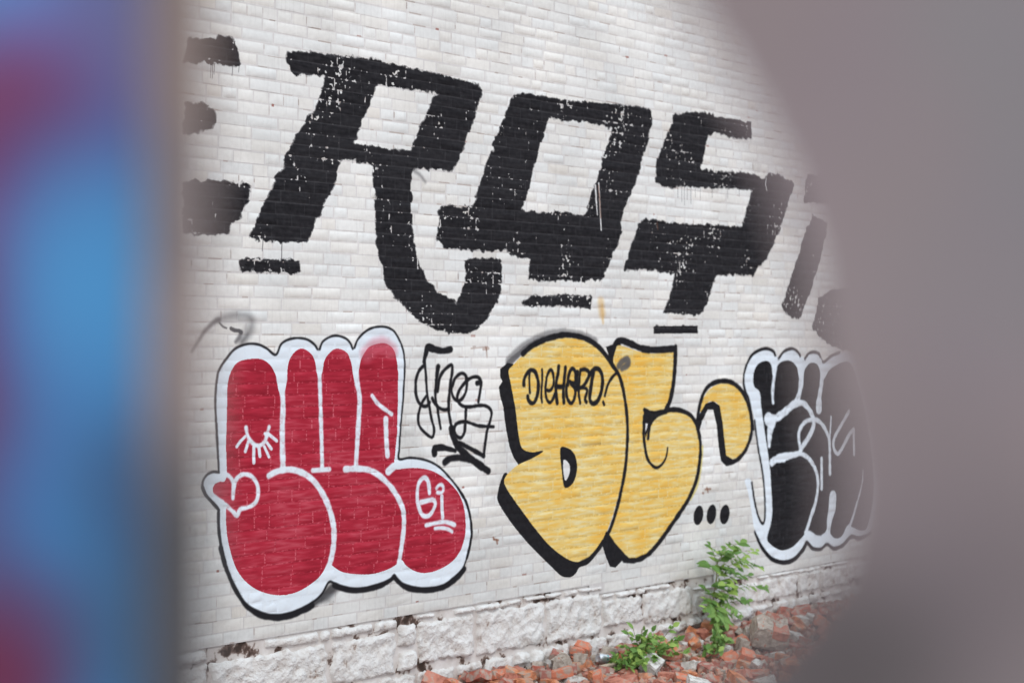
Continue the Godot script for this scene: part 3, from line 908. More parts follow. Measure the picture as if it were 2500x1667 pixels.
func foundation(wall):
	var mats := []
	for i in 3:
		mats.append(mottled([0.10, Color(0.60, 0.53, 0.49), 0.18, Color(0.80, 0.775, 0.755), 0.45, Color(0.85, 0.84, 0.83), 0.7, Color(0.87, 0.865, 0.86), 0.95, Color(0.83, 0.81, 0.79)], 0.012, 0.9 + i * 0.17, 31 + i, 0.9, 2.6))
	var sd := 100
	# [list of block edges along the wall, bottom, top] for the large blocks under the brickwork
	var big := [-6.0, -5.5, -5.05, -4.55, -4.1, -3.6, -3.15, -2.62, -2.38, -1.52, -1.0, -0.84, -0.335, 0.325, 0.90, 1.34, 1.92, 2.28, 2.74, 3.3, 3.62, 4.05, 4.5, 5.0, 5.6, 6.1, 6.7, 7.2, 7.8, 8.3, 9.0]
	for i in big.size() - 1:
		var top := 0.448 - (0.03 if rng.randf() < 0.4 else 0.0)
		if big[i] > 0.7:
			top = 0.385
		if big[i] > 1.9:
			top = 0.33
		var low := 0.165 + rng.randf_range(-0.02, 0.02)
		if big[i + 1] - big[i] < 0.2:
			part("foundation_stone", stone_mesh(big[i] + 0.006, big[i + 1] - 0.006, low, low + 0.13, 0.012, 0.02, sd + 50), mats[i % 3], wall)
			part("foundation_stone", stone_mesh(big[i] + 0.006, big[i + 1] - 0.006, low + 0.142, top, 0.016, 0.02, sd + 51), mats[i % 3], wall)
		else:
			part("foundation_stone", stone_mesh(big[i] + 0.006, big[i + 1] - 0.006, low, top, 0.024, 0.045, sd), mats[i % 3], wall)
		sd += 1
		# thin levelling stones between block and brick
		var roof := 0.497 if big[i] <= 0.7 else (0.430 if big[i] <= 1.9 else 0.363)
		var u: float = big[i]
		while u < big[i + 1] - 0.05:
			var w := minf(rng.randf_range(0.14, 0.42), big[i + 1] - u)
			if rng.randf() < 0.85:
				part("levelling_stone", stone_mesh(u + 0.003, u + w - 0.003, top + rng.randf_range(-0.012, 0.006), roof - rng.randf_range(0.0, 0.006), rng.randf_range(0.006, 0.02), 0.02, sd), mats[(i + 1) % 3], wall)
			sd += 1
			u += w
	# smaller broken stones down to the ground
	var u := -6.0
	while u < 9.0:
		var w := rng.randf_range(0.12, 0.4)
		var mid := rng.randf_range(0.02, 0.08)
		if w > 0.28:
			part("foundation_stone", stone_mesh(u + 0.008, u + w - 0.008, -0.12, 0.145, 0.022, 0.045, sd), mats[sd % 3], wall)
		else:
			part("foundation_stone", stone_mesh(u + 0.008, u + w - 0.008, -0.12, mid - 0.006, 0.025, 0.03, sd), mats[sd % 3], wall)
			part("foundation_stone", stone_mesh(u + 0.008, u + w - 0.008, mid + 0.006, 0.145, 0.016, 0.03, sd + 900), mats[(sd + 1) % 3], wall)
		sd += 1
		u += w


# ------------------------------------------------------------------ ground
var lumps := FastNoiseLite.new()

func ground_height(u: float, z: float) -> float:
	var h := 0.45 * smoothstep(4.6, 6.2, z)
	var heap := smoothstep(2.6, 3.9, u) * (1.0 - smoothstep(0.2, 1.2, z)) * 0.06
	heap += 0.03 * exp(-z * z / 0.16) * (1.0 - smoothstep(0.6, 1.4, u))
	return h + (heap - 0.015 + lumps.get_noise_2d(u, z) * 0.03) * (1.0 - smoothstep(4.0, 6.0, z))


func terrain():
	lumps.seed = 6
	lumps.frequency = 1.6
	lumps.fractal_octaves = 4
	var st := SurfaceTool.new()
	st.begin(Mesh.PRIMITIVE_TRIANGLES)
	var us := []
	var zs := []
	var u := -4.0
	us.append_array([-300.0, -60.0, -20.0, -12.0, -8.0, -6.0])
	while u < 6.0:
		us.append(u)
		u += 0.07
	us.append_array([7.0, 9.0, 14.0, 30.0, 90.0, 300.0])
	var z := -0.30
	zs.append_array([-300.0, -80.0, -20.0, -5.0])
	while z < 3.0:
		zs.append(z)
		z += 0.07
	zs.append_array([3.5, 4.0, 4.5, 5.0, 5.4, 5.8, 6.2, 7.0, 9.0, 14.0, 30.0, 90.0, 300.0])
	for a in zs:
		for b in us:
			st.set_uv(Vector2(b, a))
			st.add_vertex(Vector3(b, ground_height(b, a) if a > -0.4 else -0.02, a))
	var w := us.size()
	for j in zs.size() - 1:
		for i in w - 1:
			var k := j * w + i
			for q in [k, k + 1, k + w + 1, k, k + w + 1, k + w]:
				st.add_index(q)
	var soil := mottled([0.1, Color(0.30, 0.22, 0.19), 0.4, Color(0.47, 0.33, 0.28), 0.6, Color(0.56, 0.42, 0.36), 0.85, Color(0.62, 0.56, 0.51)], 0.02, 1.1, 51, 0.95, 2.0)
	var g = part("ground", finish(st), soil, self)
	tag(g, "", "", "", "structure")


# ------------------------------------------------------------------ the hoarding in front of the lens
func extrude(poly: PackedVector2Array, z0: float, z1: float) -> ArrayMesh:
	var st := SurfaceTool.new()
	st.begin(Mesh.PRIMITIVE_TRIANGLES)
	st.set_smooth_group(-1)
	if Geometry2D.is_polygon_clockwise(poly):
		poly.reverse()
	var tri := Geometry2D.triangulate_polygon(poly)
	for i in range(0, tri.size(), 3):
		for k in [0, 2, 1] if (poly[tri[i + 1]] - poly[tri[i]]).cross(poly[tri[i + 2]] - poly[tri[i]]) > 0 else [0, 1, 2]:
			var q := poly[tri[i + k]]
			st.set_uv(q)
			st.add_vertex(Vector3(q.x, q.y, z1))
		for k in [0, 1, 2] if (poly[tri[i + 1]] - poly[tri[i]]).cross(poly[tri[i + 2]] - poly[tri[i]]) > 0 else [0, 2, 1]:
			var q := poly[tri[i + k]]
			st.set_uv(q)
			st.add_vertex(Vector3(q.x, q.y, z0))
	for i in poly.size():
		var a := poly[i]
		var b := poly[(i + 1) % poly.size()]
		for q in [[a, z0], [b, z1], [b, z0], [a, z0], [a, z1], [b, z1]]:
			st.set_uv(q[0])
			st.add_vertex(Vector3(q[0].x, q[0].y, q[1]))
	return finish(st)


func hoarding():
	# local axes: x along the hoarding, y up, z towards the viewer
	var along := Vector3(0.3609, 0.0000, 0.9326)
	var away := Vector3(0.9326, 0.0000, -0.3609)
	var frame := Transform3D(Basis(along, Vector3.UP, -away), Vector3(-7.3021, 0.0000, 6.6568))
	var base := 0.44
	var top := 2.9
	# left: sheet of plywood, sprayed blue with purple and magenta
	var left := Node3D.new()
	left.transform = frame
	add_named(left, "painted_board", self)
	tag(left, "blurred blue sprayed plywood board with purple and magenta patches, at the left", "board")
	var raw := Image.create(8, 1024, false, Image.FORMAT_RGB8)
	raw.fill(Color8(140, 126, 122))
	for i in 40:
		var y := rng.randi_range(0, 1000)
		raw.fill_rect(Rect2i(0, y, 8, rng.randi_range(4, 50)), [Color8(150, 138, 130), Color8(126, 114, 112), Color8(134, 118, 112)][i % 3])
	# one stretch of the edge is a darker grey
	for y in range(336, 486):
		var f := smoothstep(336.2, 365.0, y)
		raw.fill_rect(Rect2i(0, y, 8, 1), raw.get_pixel(0, y).lerp(Color8(78, 76, 78), f))
	var edge := StandardMaterial3D.new()
	edge.albedo_texture = ImageTexture.create_from_image(raw)
	edge.roughness = 0.9
	edge.uv1_scale = Vector3(1.0, -1.0 / (top - base), 1)
	edge.uv1_offset = Vector3(0, top / (top - base), 0)
	part("plywood_sheet", extrude(PackedVector2Array([Vector2(-1.22, base), Vector2(0, base), Vector2(0, top), Vector2(-1.22, top)]), -0.045, -0.001), edge, left)
	var im := Image.create(512, 1024, false, Image.FORMAT_RGB8)
	var blobs: Array = [[-0.0351, 2.2061, 0.0396, 84, 50, 118, 1.00], [-0.0624, 2.2304, 0.0282, 92, 136, 200, 0.70], [-0.0013, 2.2258, 0.0322, 92, 96, 140, 0.80], [-0.0683, 2.1840, 0.0327, 110, 26, 80, 1.00], [-0.0564, 2.1657, 0.0237, 84, 46, 108, 0.80], [-0.0803, 2.1341, 0.0244, 92, 66, 126, 0.90], [-0.0682, 2.0871, 0.0369, 94, 26, 78, 1.00], [-0.0721, 2.0660, 0.0220, 100, 40, 90, 0.70], [-0.0623, 2.1080, 0.0196, 80, 60, 124, 0.70], [-0.0680, 1.9807, 0.0283, 104, 24, 60, 1.00], [-0.0801, 2.0318, 0.0244, 80, 66, 116, 0.70], [-0.0503, 1.9994, 0.0214, 74, 74, 122, 0.50], [-0.0293, 2.1363, 0.0312, 62, 142, 198, 0.90], [-0.0312, 2.1000, 0.0292, 60, 138, 192, 0.80], [-0.0349, 2.0525, 0.0314, 50, 120, 176, 0.80], [-0.0048, 2.0456, 0.0243, 44, 78, 116, 0.80], [-0.0011, 1.9915, 0.0282, 48, 80, 112, 0.70], [-0.0255, 2.1677, 0.0270, 54, 116, 168, 0.40]]
	for i in 60:
		var c: Array = [[110, 50, 110], [96, 70, 150], [60, 150, 200], [130, 40, 90], [80, 130, 190]][i % 5]
		var bu := rng.randf_range(-1.2, -0.14)
		blobs.append([bu, rng.randf_range(base, top), rng.randf_range(0.02, 0.09), c[0], c[1], c[2], rng.randf_range(0.5, 1.0)])
	im.fill(Color8(50, 112, 160))
	dab(im, blobs, -1.22, 1.22, base, top)
	var blue := StandardMaterial3D.new()
	blue.albedo_texture = ImageTexture.create_from_image(im)
	blue.roughness = 0.5
	blue.texture_repeat = false
	blue.uv1_scale = Vector3(1.0 / 1.22, -1.0 / (top - base), 1)
	blue.uv1_offset = Vector3(1.0, top / (top - base), 0)
	part("painted_face", extrude(PackedVector2Array([Vector2(-1.22, base), Vector2(-0.002, base), Vector2(-0.002, top), Vector2(-1.22, top)]), -0.001, 0.0006), blue, left)
	# right: weathered grey sheet with a large bite broken out of its edge
	var right := Node3D.new()
	right.transform = frame
	add_named(right, "weathered_board", self)
	tag(right, "blurred weathered grey brown board with a curved broken edge, at the right", "board")
	var curve := PackedVector2Array([Vector2(0.0159, 2.4616), Vector2(0.1801, 2.3144), Vector2(0.1874, 2.2651), Vector2(0.1986, 2.2365), Vector2(0.2090, 2.2152), Vector2(0.2191, 2.1996), Vector2(0.2262, 2.1870), Vector2(0.2336, 2.1733), Vector2(0.2400, 2.1597), Vector2(0.2446, 2.1462), Vector2(0.2486, 2.1303), Vector2(0.2512, 2.1118), Vector2(0.2538, 2.0934), Vector2(0.2570, 2.0764), Vector2(0.2593, 2.0634), Vector2(0.2603, 2.0504), Vector2(0.2596, 2.0386), Vector2(0.2556, 2.0266), Vector2(0.2472, 2.0144), Vector2(0.2356, 2.0004), Vector2(0.2275, 1.9891), Vector2(0.2170, 1.9655), Vector2(0.2114, 1.9312), Vector2(0.2093, 1.8500)])
	curve = spline_m(curve)
	var poly := PackedVector2Array([Vector2(1.36, base), Vector2(1.36, top)])
	poly.append(Vector2(curve[0].x, top))
	for q in curve:
		if q.y < top - 0.02 and q.y > base + 0.02:
			poly.append(q + Vector2(rng.randf_range(-0.0012, 0.0012), 0))
	poly.append(Vector2(curve[curve.size() - 1].x, base))
	var rim := Image.create(512, 1024, false, Image.FORMAT_RGB8)
	rim.fill(Color8(147, 134, 133))
	var blotches: Array = [[0.3000, 2.1889, 0.0348, 134, 129, 132, 0.80], [0.3158, 2.1289, 0.0314, 130, 127, 131, 0.70], [0.2659, 2.1677, 0.0310, 143, 130, 132, 0.70], [0.2875, 2.1192, 0.0327, 140, 130, 132, 0.50], [0.3035, 2.0102, 0.0397, 106, 98, 101, 0.90], [0.2606, 1.9891, 0.0340, 90, 84, 85, 0.95], [0.2875, 2.0616, 0.0301, 128, 118, 121, 0.60], [0.2355, 2.2051, 0.0295, 136, 124, 126, 0.60]]  # soft tone patches, the darkest ones lowest
	for i in 90:
		var c: Array = [[118, 110, 112], [140, 130, 130], [124, 124, 130], [132, 118, 117]][i % 4]
		blotches.append([rng.randf_range(0.36, 1.36), rng.randf_range(base, top), rng.randf_range(0.02, 0.14), c[0], c[1], c[2], rng.randf_range(0.4, 0.9)])
	dab(rim, blotches, 0.1, 1.26, base, top)
	var grey := StandardMaterial3D.new()
	grey.albedo_texture = ImageTexture.create_from_image(rim)
	grey.roughness = 0.85
	grey.metallic_specular = 0.3
	grey.texture_repeat = false
	grey.uv1_scale = Vector3(1.0 / 1.26, -1.0 / (top - base), 1)
	grey.uv1_offset = Vector3(-0.1 / 1.26, top / (top - base), 0)
	part("board_sheet", extrude(poly, -0.014, 0.0), grey, right)


func dab(im: Image, blobs: Array, left: float, wide: float, base: float, top: float):
	# soft round patches of sprayed paint or other tone: [x, y, radius, r, g, b, strength] in metres
	var w := im.get_width()
	var h := im.get_height()
	var px := w / wide
	var py := h / (top - base)
	for b in blobs:
		var bx: float = (b[0] - left) * px
		var by: float = (top - b[1]) * py
		var r: float = b[2] * 1.9
		for y in range(maxi(int(by - r * py), 0), mini(int(by + r * py) + 1, h)):
			for x in range(maxi(int(bx - r * px), 0), mini(int(bx + r * px) + 1, w)):
				var f: float = smoothstep(r, r * 0.2, Vector2((x - bx) / px, (y - by) / py).length()) * b[6]
				if f > 0.0:
					im.set_pixel(x, y, im.get_pixel(x, y).lerp(Color8(b[3], b[4], b[5]), f))


func spline_m(p: PackedVector2Array) -> PackedVector2Array:
	var out := PackedVector2Array()
	for i in p.size() - 1:
		for k in 5:
			out.append(p[i].cubic_interpolate(p[i + 1], p[maxi(i - 1, 0)], p[mini(i + 2, p.size() - 1)], k / 5.0))
	out.append(p[p.size() - 1])
	return out


# ------------------------------------------------------------------ rubble
func chunk(size: Vector3, sd: int, cuts: int, rough: float, n := 4) -> ArrayMesh:
	var r := RandomNumberGenerator.new()
	r.seed = sd
	var noise := FastNoiseLite.new()
	noise.seed = sd
	noise.frequency = 14.0
	noise.fractal_octaves = 3
	var planes := []
	for i in cuts:
		var nn := Vector3(r.randf_range(-1, 1), r.randf_range(-0.7, 0.7), r.randf_range(-1, 1)).normalized()
		if i == 0:
			nn = Vector3(1, r.randf_range(-0.4, 0.4), r.randf_range(-0.5, 0.5)).normalized()
		planes.append([nn, (absf(nn.x) * size.x + absf(nn.y) * size.y + absf(nn.z) * size.z) * 0.5 * r.randf_range(0.45, 0.8)])
	var st := SurfaceTool.new()
	st.begin(Mesh.PRIMITIVE_TRIANGLES)
	st.set_smooth_group(-1)
	for f in 6:
		var ax := f / 2
		var sign_f := 1.0 if f % 2 == 0 else -1.0
		var grid := []
		for j in n + 1:
			for i in n + 1:
				var p := Vector3.ZERO
				p[ax] = sign_f
				p[(ax + 1) % 3] = (2.0 * i / n - 1.0)
				p[(ax + 2) % 3] = (2.0 * j / n - 1.0)
				var round_off := p.normalized() * 1.25
				p = p.lerp(round_off, 0.10)
				p = p * size * 0.5
				for q in planes:
					var over: float = p.dot(q[0]) - q[1]
					if over > 0.0:
						p -= q[0] * over
				p += Vector3(noise.get_noise_3d(p.x, p.y, p.z), noise.get_noise_3d(p.y + 5, p.z, p.x), noise.get_noise_3d(p.z, p.x + 9, p.y)) * rough
				grid.append(p)
		for j in n:
			for i in n:
				var k := j * (n + 1) + i
				var order := [k, k + n + 2, k + 1, k, k + n + 1, k + n + 2] if sign_f > 0 else [k, k + 1, k + n + 2, k, k + n + 2, k + n + 1]
				for q in order:
					st.add_vertex(grid[q])
	return finish(st)


func rubble():
	var reds := []
	var mortar := Color(0.66, 0.62, 0.58)
	for c in [Color(0.76, 0.46, 0.36), Color(0.67, 0.39, 0.33), Color(0.72, 0.47, 0.40), Color(0.60, 0.38, 0.34), Color(0.78, 0.50, 0.36)]:
		reds.append(mottled([0.15, c.darkened(0.2), 0.4, c, 0.6, c.lightened(0.06), 0.68, c.lerp(mortar, 0.7), 0.9, mortar], 0.006, 2.6, 70 + reds.size(), 0.92))
	var pale := mottled([0.2, Color(0.55, 0.50, 0.46), 0.45, mortar, 0.75, Color(0.74, 0.71, 0.67), 0.8, Color(0.70, 0.45, 0.36)], 0.012, 3.0, 81, 0.92)
	var white := mottled([0.2, Color(0.60, 0.57, 0.55), 0.5, Color(0.78, 0.77, 0.75), 0.8, Color(0.84, 0.83, 0.82)], 0.012, 3.0, 82, 0.9)
	# fine debris that nobody could count
	var chips := []
	for i in 5:
		chips.append(chunk(Vector3(0.05, 0.03, 0.04), 300 + i, 2, 0.006, 2))
	for k in 3:
		var mm := MultiMesh.new()
		mm.transform_format = MultiMesh.TRANSFORM_3D
		mm.mesh = chips[k]
		mm.instance_count = 1500
		for i in 1500:
			var u := rng.randf_range(-1.5, 4.2)
			var z := 0.02 + absf(rng.randfn(0.0, 0.75))
			var s := rng.randf_range(0.25, 1.1)
			var b := Basis.from_euler(Vector3(rng.randf() * 6.0, rng.randf() * 6.0, rng.randf() * 6.0)).scaled(Vector3.ONE * s)
			mm.set_instance_transform(i, Transform3D(b, Vector3(u, ground_height(u, z) + 0.008 * s, z)))
		var o := MultiMeshInstance3D.new()
		o.multimesh = mm
		o.material_override = [reds[0], reds[3], pale][k]
		add_named(o, "brick_debris", self)
		tag(o, ["orange brick chips strewn over the rubble", "dark red brick chips strewn over the rubble", "pale mortar chips strewn over the rubble"][k], "debris", "", "stuff")
	# brick fragments, each a thing
	var shapes := []
	var sizes := []
	for i in 10:
		var size: Vector3 = [Vector3(0.205, 0.06, 0.10), Vector3(0.14, 0.06, 0.10), Vector3(0.11, 0.07, 0.10), Vector3(0.17, 0.06, 0.10), Vector3(0.09, 0.06, 0.08)][i % 5]
		shapes.append(chunk(size, 200 + i, 1 if i < 5 else 3, 0.008))
		sizes.append(size)
	var kinds := [["orange red", "orange brick fragments in the rubble"], ["deep red", "deep red brick fragments in the rubble"], ["dusty red", "dusty red brick fragments in the rubble"], ["dark brown red", "dark brick fragments in the rubble"], ["bright orange", "bright orange brick fragments in the rubble"]]
	var cut := ["nearly whole brick", "half brick", "stubby brick end", "brick broken at one end", "small brick corner"]
	var placed := []
	var tries := 0
	while placed.size() < 230 and tries < 5000:
		tries += 1
		var u := rng.randf_range(-0.8, 3.4)
		var z := rng.randf_range(0.05, 1.35)
		if rng.randf() < 0.25:
			z = rng.randf_range(0.05, 0.4)
		if u < 0.0 and z > 0.5 + u * 0.1:
			z = rng.randf_range(0.05, 0.45)
		var q := Vector2(u, z)
		var stack := 0
		for p in placed:
			if p.distance_to(q) < 0.105:
				stack += 1
		if stack > 1:
			continue
		# keep the things that stand out clear, and low in front of them
		var hidden := false
		for p in [Vector2(0.559, 0.311), Vector2(0.700, 0.587), Vector2(1.942, 0.654), Vector2(0.804, 0.491)]:
			var d: Vector2 = q - p
			if d.length() < 0.15 or (stack > 0 and d.length() < 0.5 and d.y > 0.0):
				hidden = true
		if hidden:
			continue
		placed.append(q)
		var s := rng.randi() % shapes.size()
		var k := rng.randi() % 5
		var is_pale := rng.randf() < 0.16
		var mat: Material = (pale if rng.randf() < 0.6 else white) if is_pale else reds[k]
		var lean := 0.5 if stack else 0.3
		var b := Basis.from_euler(Vector3(rng.randf_range(-lean, lean), rng.randf() * TAU, rng.randf_range(-lean, lean)))
		if rng.randf() < 0.15:
			b = b * Basis(Vector3(1, 0, 0), 1.3)
		var y := ground_height(u, z) + 0.018 + stack * 0.05
		var o = part("mortar_lump" if is_pale else "broken_brick", shapes[s], mat, self, Transform3D(b.scaled_local(Vector3.ONE * rng.randf_range(0.75, 1.12)), Vector3(u, y, z)))
		if is_pale:
			tag(o, "pale mortar-crusted %s lying among the red brick rubble" % cut[s % 5], "rubble", "pale mortar-crusted pieces in the rubble, %s" % cut[s % 5])
		else:
			tag(o, "%s %s lying in the rubble by the wall" % [kinds[k][0], cut[s % 5]], "brick", "%s, %s" % [kinds[k][1], cut[s % 5]])
	# pieces that stand out
	var clod = root_of("masonry_clod", Vector3(1.9422, 0.1000, 0.6535))
	tag(clod, "largest rubble piece, red bricks bound in grey mortar, beside the tall weed", "rubble")
	part("mortar_bed", chunk(Vector3(0.27, 0.16, 0.24), 411, 3, 0.016, 6), pale, clod, Transform3D(Basis.from_euler(Vector3(0.25, 0.75, 0.35)), Vector3(0, 0.02, 0)))
	part("brick", chunk(Vector3(0.205, 0.06, 0.11), 412, 1, 0.008), reds[2], clod, Transform3D(Basis.from_euler(Vector3(0.25, 0.75, 0.35)), Vector3(0.0, 0.04, 0.085)))
	part("brick", chunk(Vector3(0.19, 0.06, 0.10), 413, 1, 0.008), reds[1], clod, Transform3D(Basis.from_euler(Vector3(0.35, 0.2, -0.35)), Vector3(0.10, 0.085, -0.02)))
	var slab = part("concrete_chunk", chunk(Vector3(0.20, 0.07, 0.13), 421, 3, 0.012, 5), white, self, Transform3D(Basis.from_euler(Vector3(0.5, 0.4, 0.25)), Vector3(0.6995, 0.0700, 0.5866)))
	tag(slab, "pale concrete chunk in front of the low bushy weed", "rubble")
	var up = part("broken_brick", chunk(Vector3(0.06, 0.13, 0.09), 431, 2, 0.008), pale, self, Transform3D(Basis.from_euler(Vector3(0.1, 0.5, -0.15)), Vector3(0.1893, 0.0600, 0.2456)))
	tag(up, "pale mortar-faced brick standing on end left of the silver can", "brick")


# ------------------------------------------------------------------ weeds
func leaf_mesh(length: float, width: float, fold: float, droop: float) -> ArrayMesh:
	# along +x, upper side +y
	var st := SurfaceTool.new()
	st.begin(Mesh.PRIMITIVE_TRIANGLES)
	var prof := [0.06, 0.8, 1.0, 0.66, 0.0]
	for i in 5:
		var x := length * i / 4.0
		var y := -droop * length * pow(i / 4.0, 2.0)
		var w: float = width * 0.5 * prof[i]
		for s in [-1, 0, 1]:
			st.add_vertex(Vector3(x, y + fold * w * absf(s), w * s))
	for i in 4:
		for s in 2:
			var k := i * 3 + s
			for q in [k, k + 3, k + 4, k, k + 4, k + 1]:
				st.add_index(q)
	return finish(st)


func tube(points: Array, r0: float, r1: float) -> ArrayMesh:
	var st := SurfaceTool.new()
	st.begin(Mesh.PRIMITIVE_TRIANGLES)
	var n := points.size()
	for i in n:
		var d: Vector3 = (points[mini(i + 1, n - 1)] - points[maxi(i - 1, 0)]).normalized()
		var a := d.cross(Vector3(0.3, 0.2, 1)).normalized()
		var b := d.cross(a)
		for k in 5:
			var ang := TAU * k / 5.0
			st.add_vertex(points[i] + (a * cos(ang) + b * sin(ang)) * lerpf(r0, r1, float(i) / (n - 1)))
	for i in n - 1:
		for k in 5:
			var p := i * 5 + k
			var q := i * 5 + (k + 1) % 5
			for t in [p, q, q + 5, p, q + 5, p + 5]:
				st.add_index(t)
	return finish(st)


var leaf_meshes := []
var leaf_mats := []

func add_leaf(plant, at: Vector3, along: Vector3, size: float, mat: int):
	var x := along.normalized()
	var z := x.cross(Vector3(rng.randf_range(-0.6, 0.4), 0.75, rng.randf_range(0.3, 1.4)).normalized()).normalized()
	var y := z.cross(x)
	part("leaf", leaf_meshes[rng.randi() % leaf_meshes.size()], leaf_mats[mat], plant, Transform3D(Basis(x, y, z).scaled_local(Vector3.ONE * size), at - plant.position))


func frond(plant, a: Vector3, b: Vector3, pairs: int, size: float, mat: int, sag := 0.1):
	var pts := []
	var length := a.distance_to(b)
	for i in 6:
		var t := i / 5.0
		pts.append(a.lerp(b, t) + Vector3(0, sin(t * PI) * sag * length, 0) - plant.position)
	part("leaf_stalk", tube(pts, 0.0022, 0.0012), leaf_mats[3], plant)
	var d := (b - a).normalized()
	var side := d.cross(Vector3(0.1, 1, 0.35)).normalized()
	for i in pairs:
		var t := (i + 0.8) / (pairs + 0.3)
		var p := a.lerp(b, t) + Vector3(0, sin(t * PI) * sag * length, 0)
		for s in [-1.0, 1.0]:
			add_leaf(plant, p, side * s + d * 0.55 + Vector3(0, rng.randf_range(-0.35, 0.15), 0), size * 1.4 * rng.randf_range(0.75, 1.1), mat if rng.randf() < 0.75 else (mat + 1) % 3)
	add_leaf(plant, b, d, size * 1.1, mat)


func plants():
	for i in 3:
		leaf_meshes.append(leaf_mesh(1.0, [0.5, 0.6, 0.44][i], 0.35, [0.15, 0.25, 0.05][i]))
	for c in [Color(0.45, 0.57, 0.30), Color(0.36, 0.49, 0.25), Color(0.56, 0.66, 0.34), Color(0.45, 0.45, 0.25)]:
		var m := plain(c, 0.55)
		m.cull_mode = BaseMaterial3D.CULL_DISABLED
		m.backlight_enabled = true
		m.backlight = Color(c.r * 0.5, c.g * 0.6, c.b * 0.3)
		leaf_mats.append(m)
	# the tall one
	var tall = root_of("tall_weed", Vector3(2.0799, -0.0889, 0.1400))
	tag(tall, "tall leafy weed growing against the stone foundation, right of the yellow letters", "plant")
	var o: Vector3 = tall.position
	part("stem", tube([Vector3(0, -0.05, 0), Vector3(2.0236, 0.1103, 0.1300) - o, Vector3(1.9937, 0.2917, 0.1300) - o, Vector3(1.9926, 0.4428, 0.1600) - o, Vector3(2.0027, 0.5602, 0.1600) - o, Vector3(2.0958, 0.6364, 0.1800) - o], 0.006, 0.003), leaf_mats[3], tall)
	frond(tall, Vector3(1.9926, 0.4369, 0.1600), Vector3(2.1947, 0.5550, 0.2400), 6, 0.055, 2)
	frond(tall, Vector3(2.0027, 0.5158, 0.1600), Vector3(1.8637, 0.6793, 0.2000), 4, 0.055, 1)
	frond(tall, Vector3(2.0428, 0.6098, 0.1600), Vector3(2.1924, 0.6728, 0.2200), 4, 0.075, 0)
	frond(tall, Vector3(2.2180, 0.5266, 0.1800), Vector3(2.4288, 0.5961, 0.2000), 4, 0.045, 2)
	frond(tall, Vector3(2.1668, 0.4867, 0.1800), Vector3(2.4525, 0.4744, 0.2200), 5, 0.05, 1)
	frond(tall, Vector3(1.9926, 0.4132, 0.1600), Vector3(2.2381, 0.4452, 0.2600), 6, 0.055, 1, 0.02)
	frond(tall, Vector3(1.9950, 0.3222, 0.1400), Vector3(2.5160, 0.3282, 0.2200), 8, 0.05, 0, 0.04)
	frond(tall, Vector3(1.9950, 0.2867, 0.1400), Vector3(2.2149, 0.2487, 0.2400), 6, 0.05, 1, 0.1)
	frond(tall, Vector3(1.9628, 0.4754, 0.1600), Vector3(1.7672, 0.5682, 0.2600), 3, 0.065, 1, 0.05)
	frond(tall, Vector3(1.9800, 0.2942, 0.1400), Vector3(1.8269, 0.3856, 0.1800), 4, 0.042, 1, 0.05)
	frond(tall, Vector3(1.9800, 0.2351, 0.1400), Vector3(1.8095, 0.3136, 0.2000), 3, 0.042, 1, 0.05)
	frond(tall, Vector3(2.0100, 0.2613, 0.1400), Vector3(2.0484, 0.2091, 0.3000), 6, 0.045, 0, 0.08)
	frond(tall, Vector3(1.9999, 0.2476, 0.1400), Vector3(1.8983, 0.1450, 0.3000), 6, 0.07, 0, 0.02)
	frond(tall, Vector3(1.9900, 0.2635, 0.1400), Vector3(1.8274, 0.1950, 0.2800), 4, 0.08, 0, 0.02)
	frond(tall, Vector3(2.0298, 0.1107, 0.1400), Vector3(2.0569, 0.0745, 0.2400), 4, 0.05, 1, 0.05)
	frond(tall, Vector3(1.9900, 0.2783, 0.1400), Vector3(1.7184, 0.2491, 0.2600), 4, 0.05, 1, 0.1)
	frond(tall, Vector3(2.0027, 0.5454, 0.1600), Vector3(1.9985, 0.6317, 0.3000), 5, 0.06, 0, 0.1)
	frond(tall, Vector3(2.0000, 0.3513, 0.1400), Vector3(1.9234, 0.4195, 0.3000), 5, 0.055, 1, 0.06)
	frond(tall, Vector3(2.0099, 0.1724, 0.1400), Vector3(1.9240, 0.0642, 0.2600), 5, 0.06, 0, 0.05)
	for i in 16:
		var y := rng.randf_range(0.05, 0.72)
		var from: Vector3 = o + Vector3(0.02 * sin(y * 9.0) - 0.03, y, 0.0)
		frond(tall, from, from + Vector3(rng.randf_range(-0.13, 0.17), rng.randf_range(-0.03, 0.07), rng.randf_range(0.03, 0.14)), 4, 0.045, rng.randi() % 3, 0.08)
	frond(tall, Vector3(2.0498, 0.0191, 0.1400), Vector3(2.0596, -0.0081, 0.2200), 3, 0.045, 1, 0.05)
	# the low bushy one and the small ones
	bush("bushy_weed", "low bushy weed spreading over rubble right of the silver can", Vector3(0.7742, 0.0000, 0.4594), 0.30, 0.33, 36, 0.056)
	bush("small_weed", "small weed at the foot of the tall leafy weed", Vector3(1.3605, 0.0000, 0.5446), 0.14, 0.22, 11, 0.062)
	bush("sprig", "tiny sprig low in the rubble below the bushy weed", Vector3(0.5516, 0.0026, 0.4000), 0.10, 0.13, 7, 0.05)
	bush("sprig", "tiny sprig in the rubble between the bushy and small weeds", Vector3(1.3538, -0.0602, 0.4600), 0.07, 0.12, 6, 0.048)


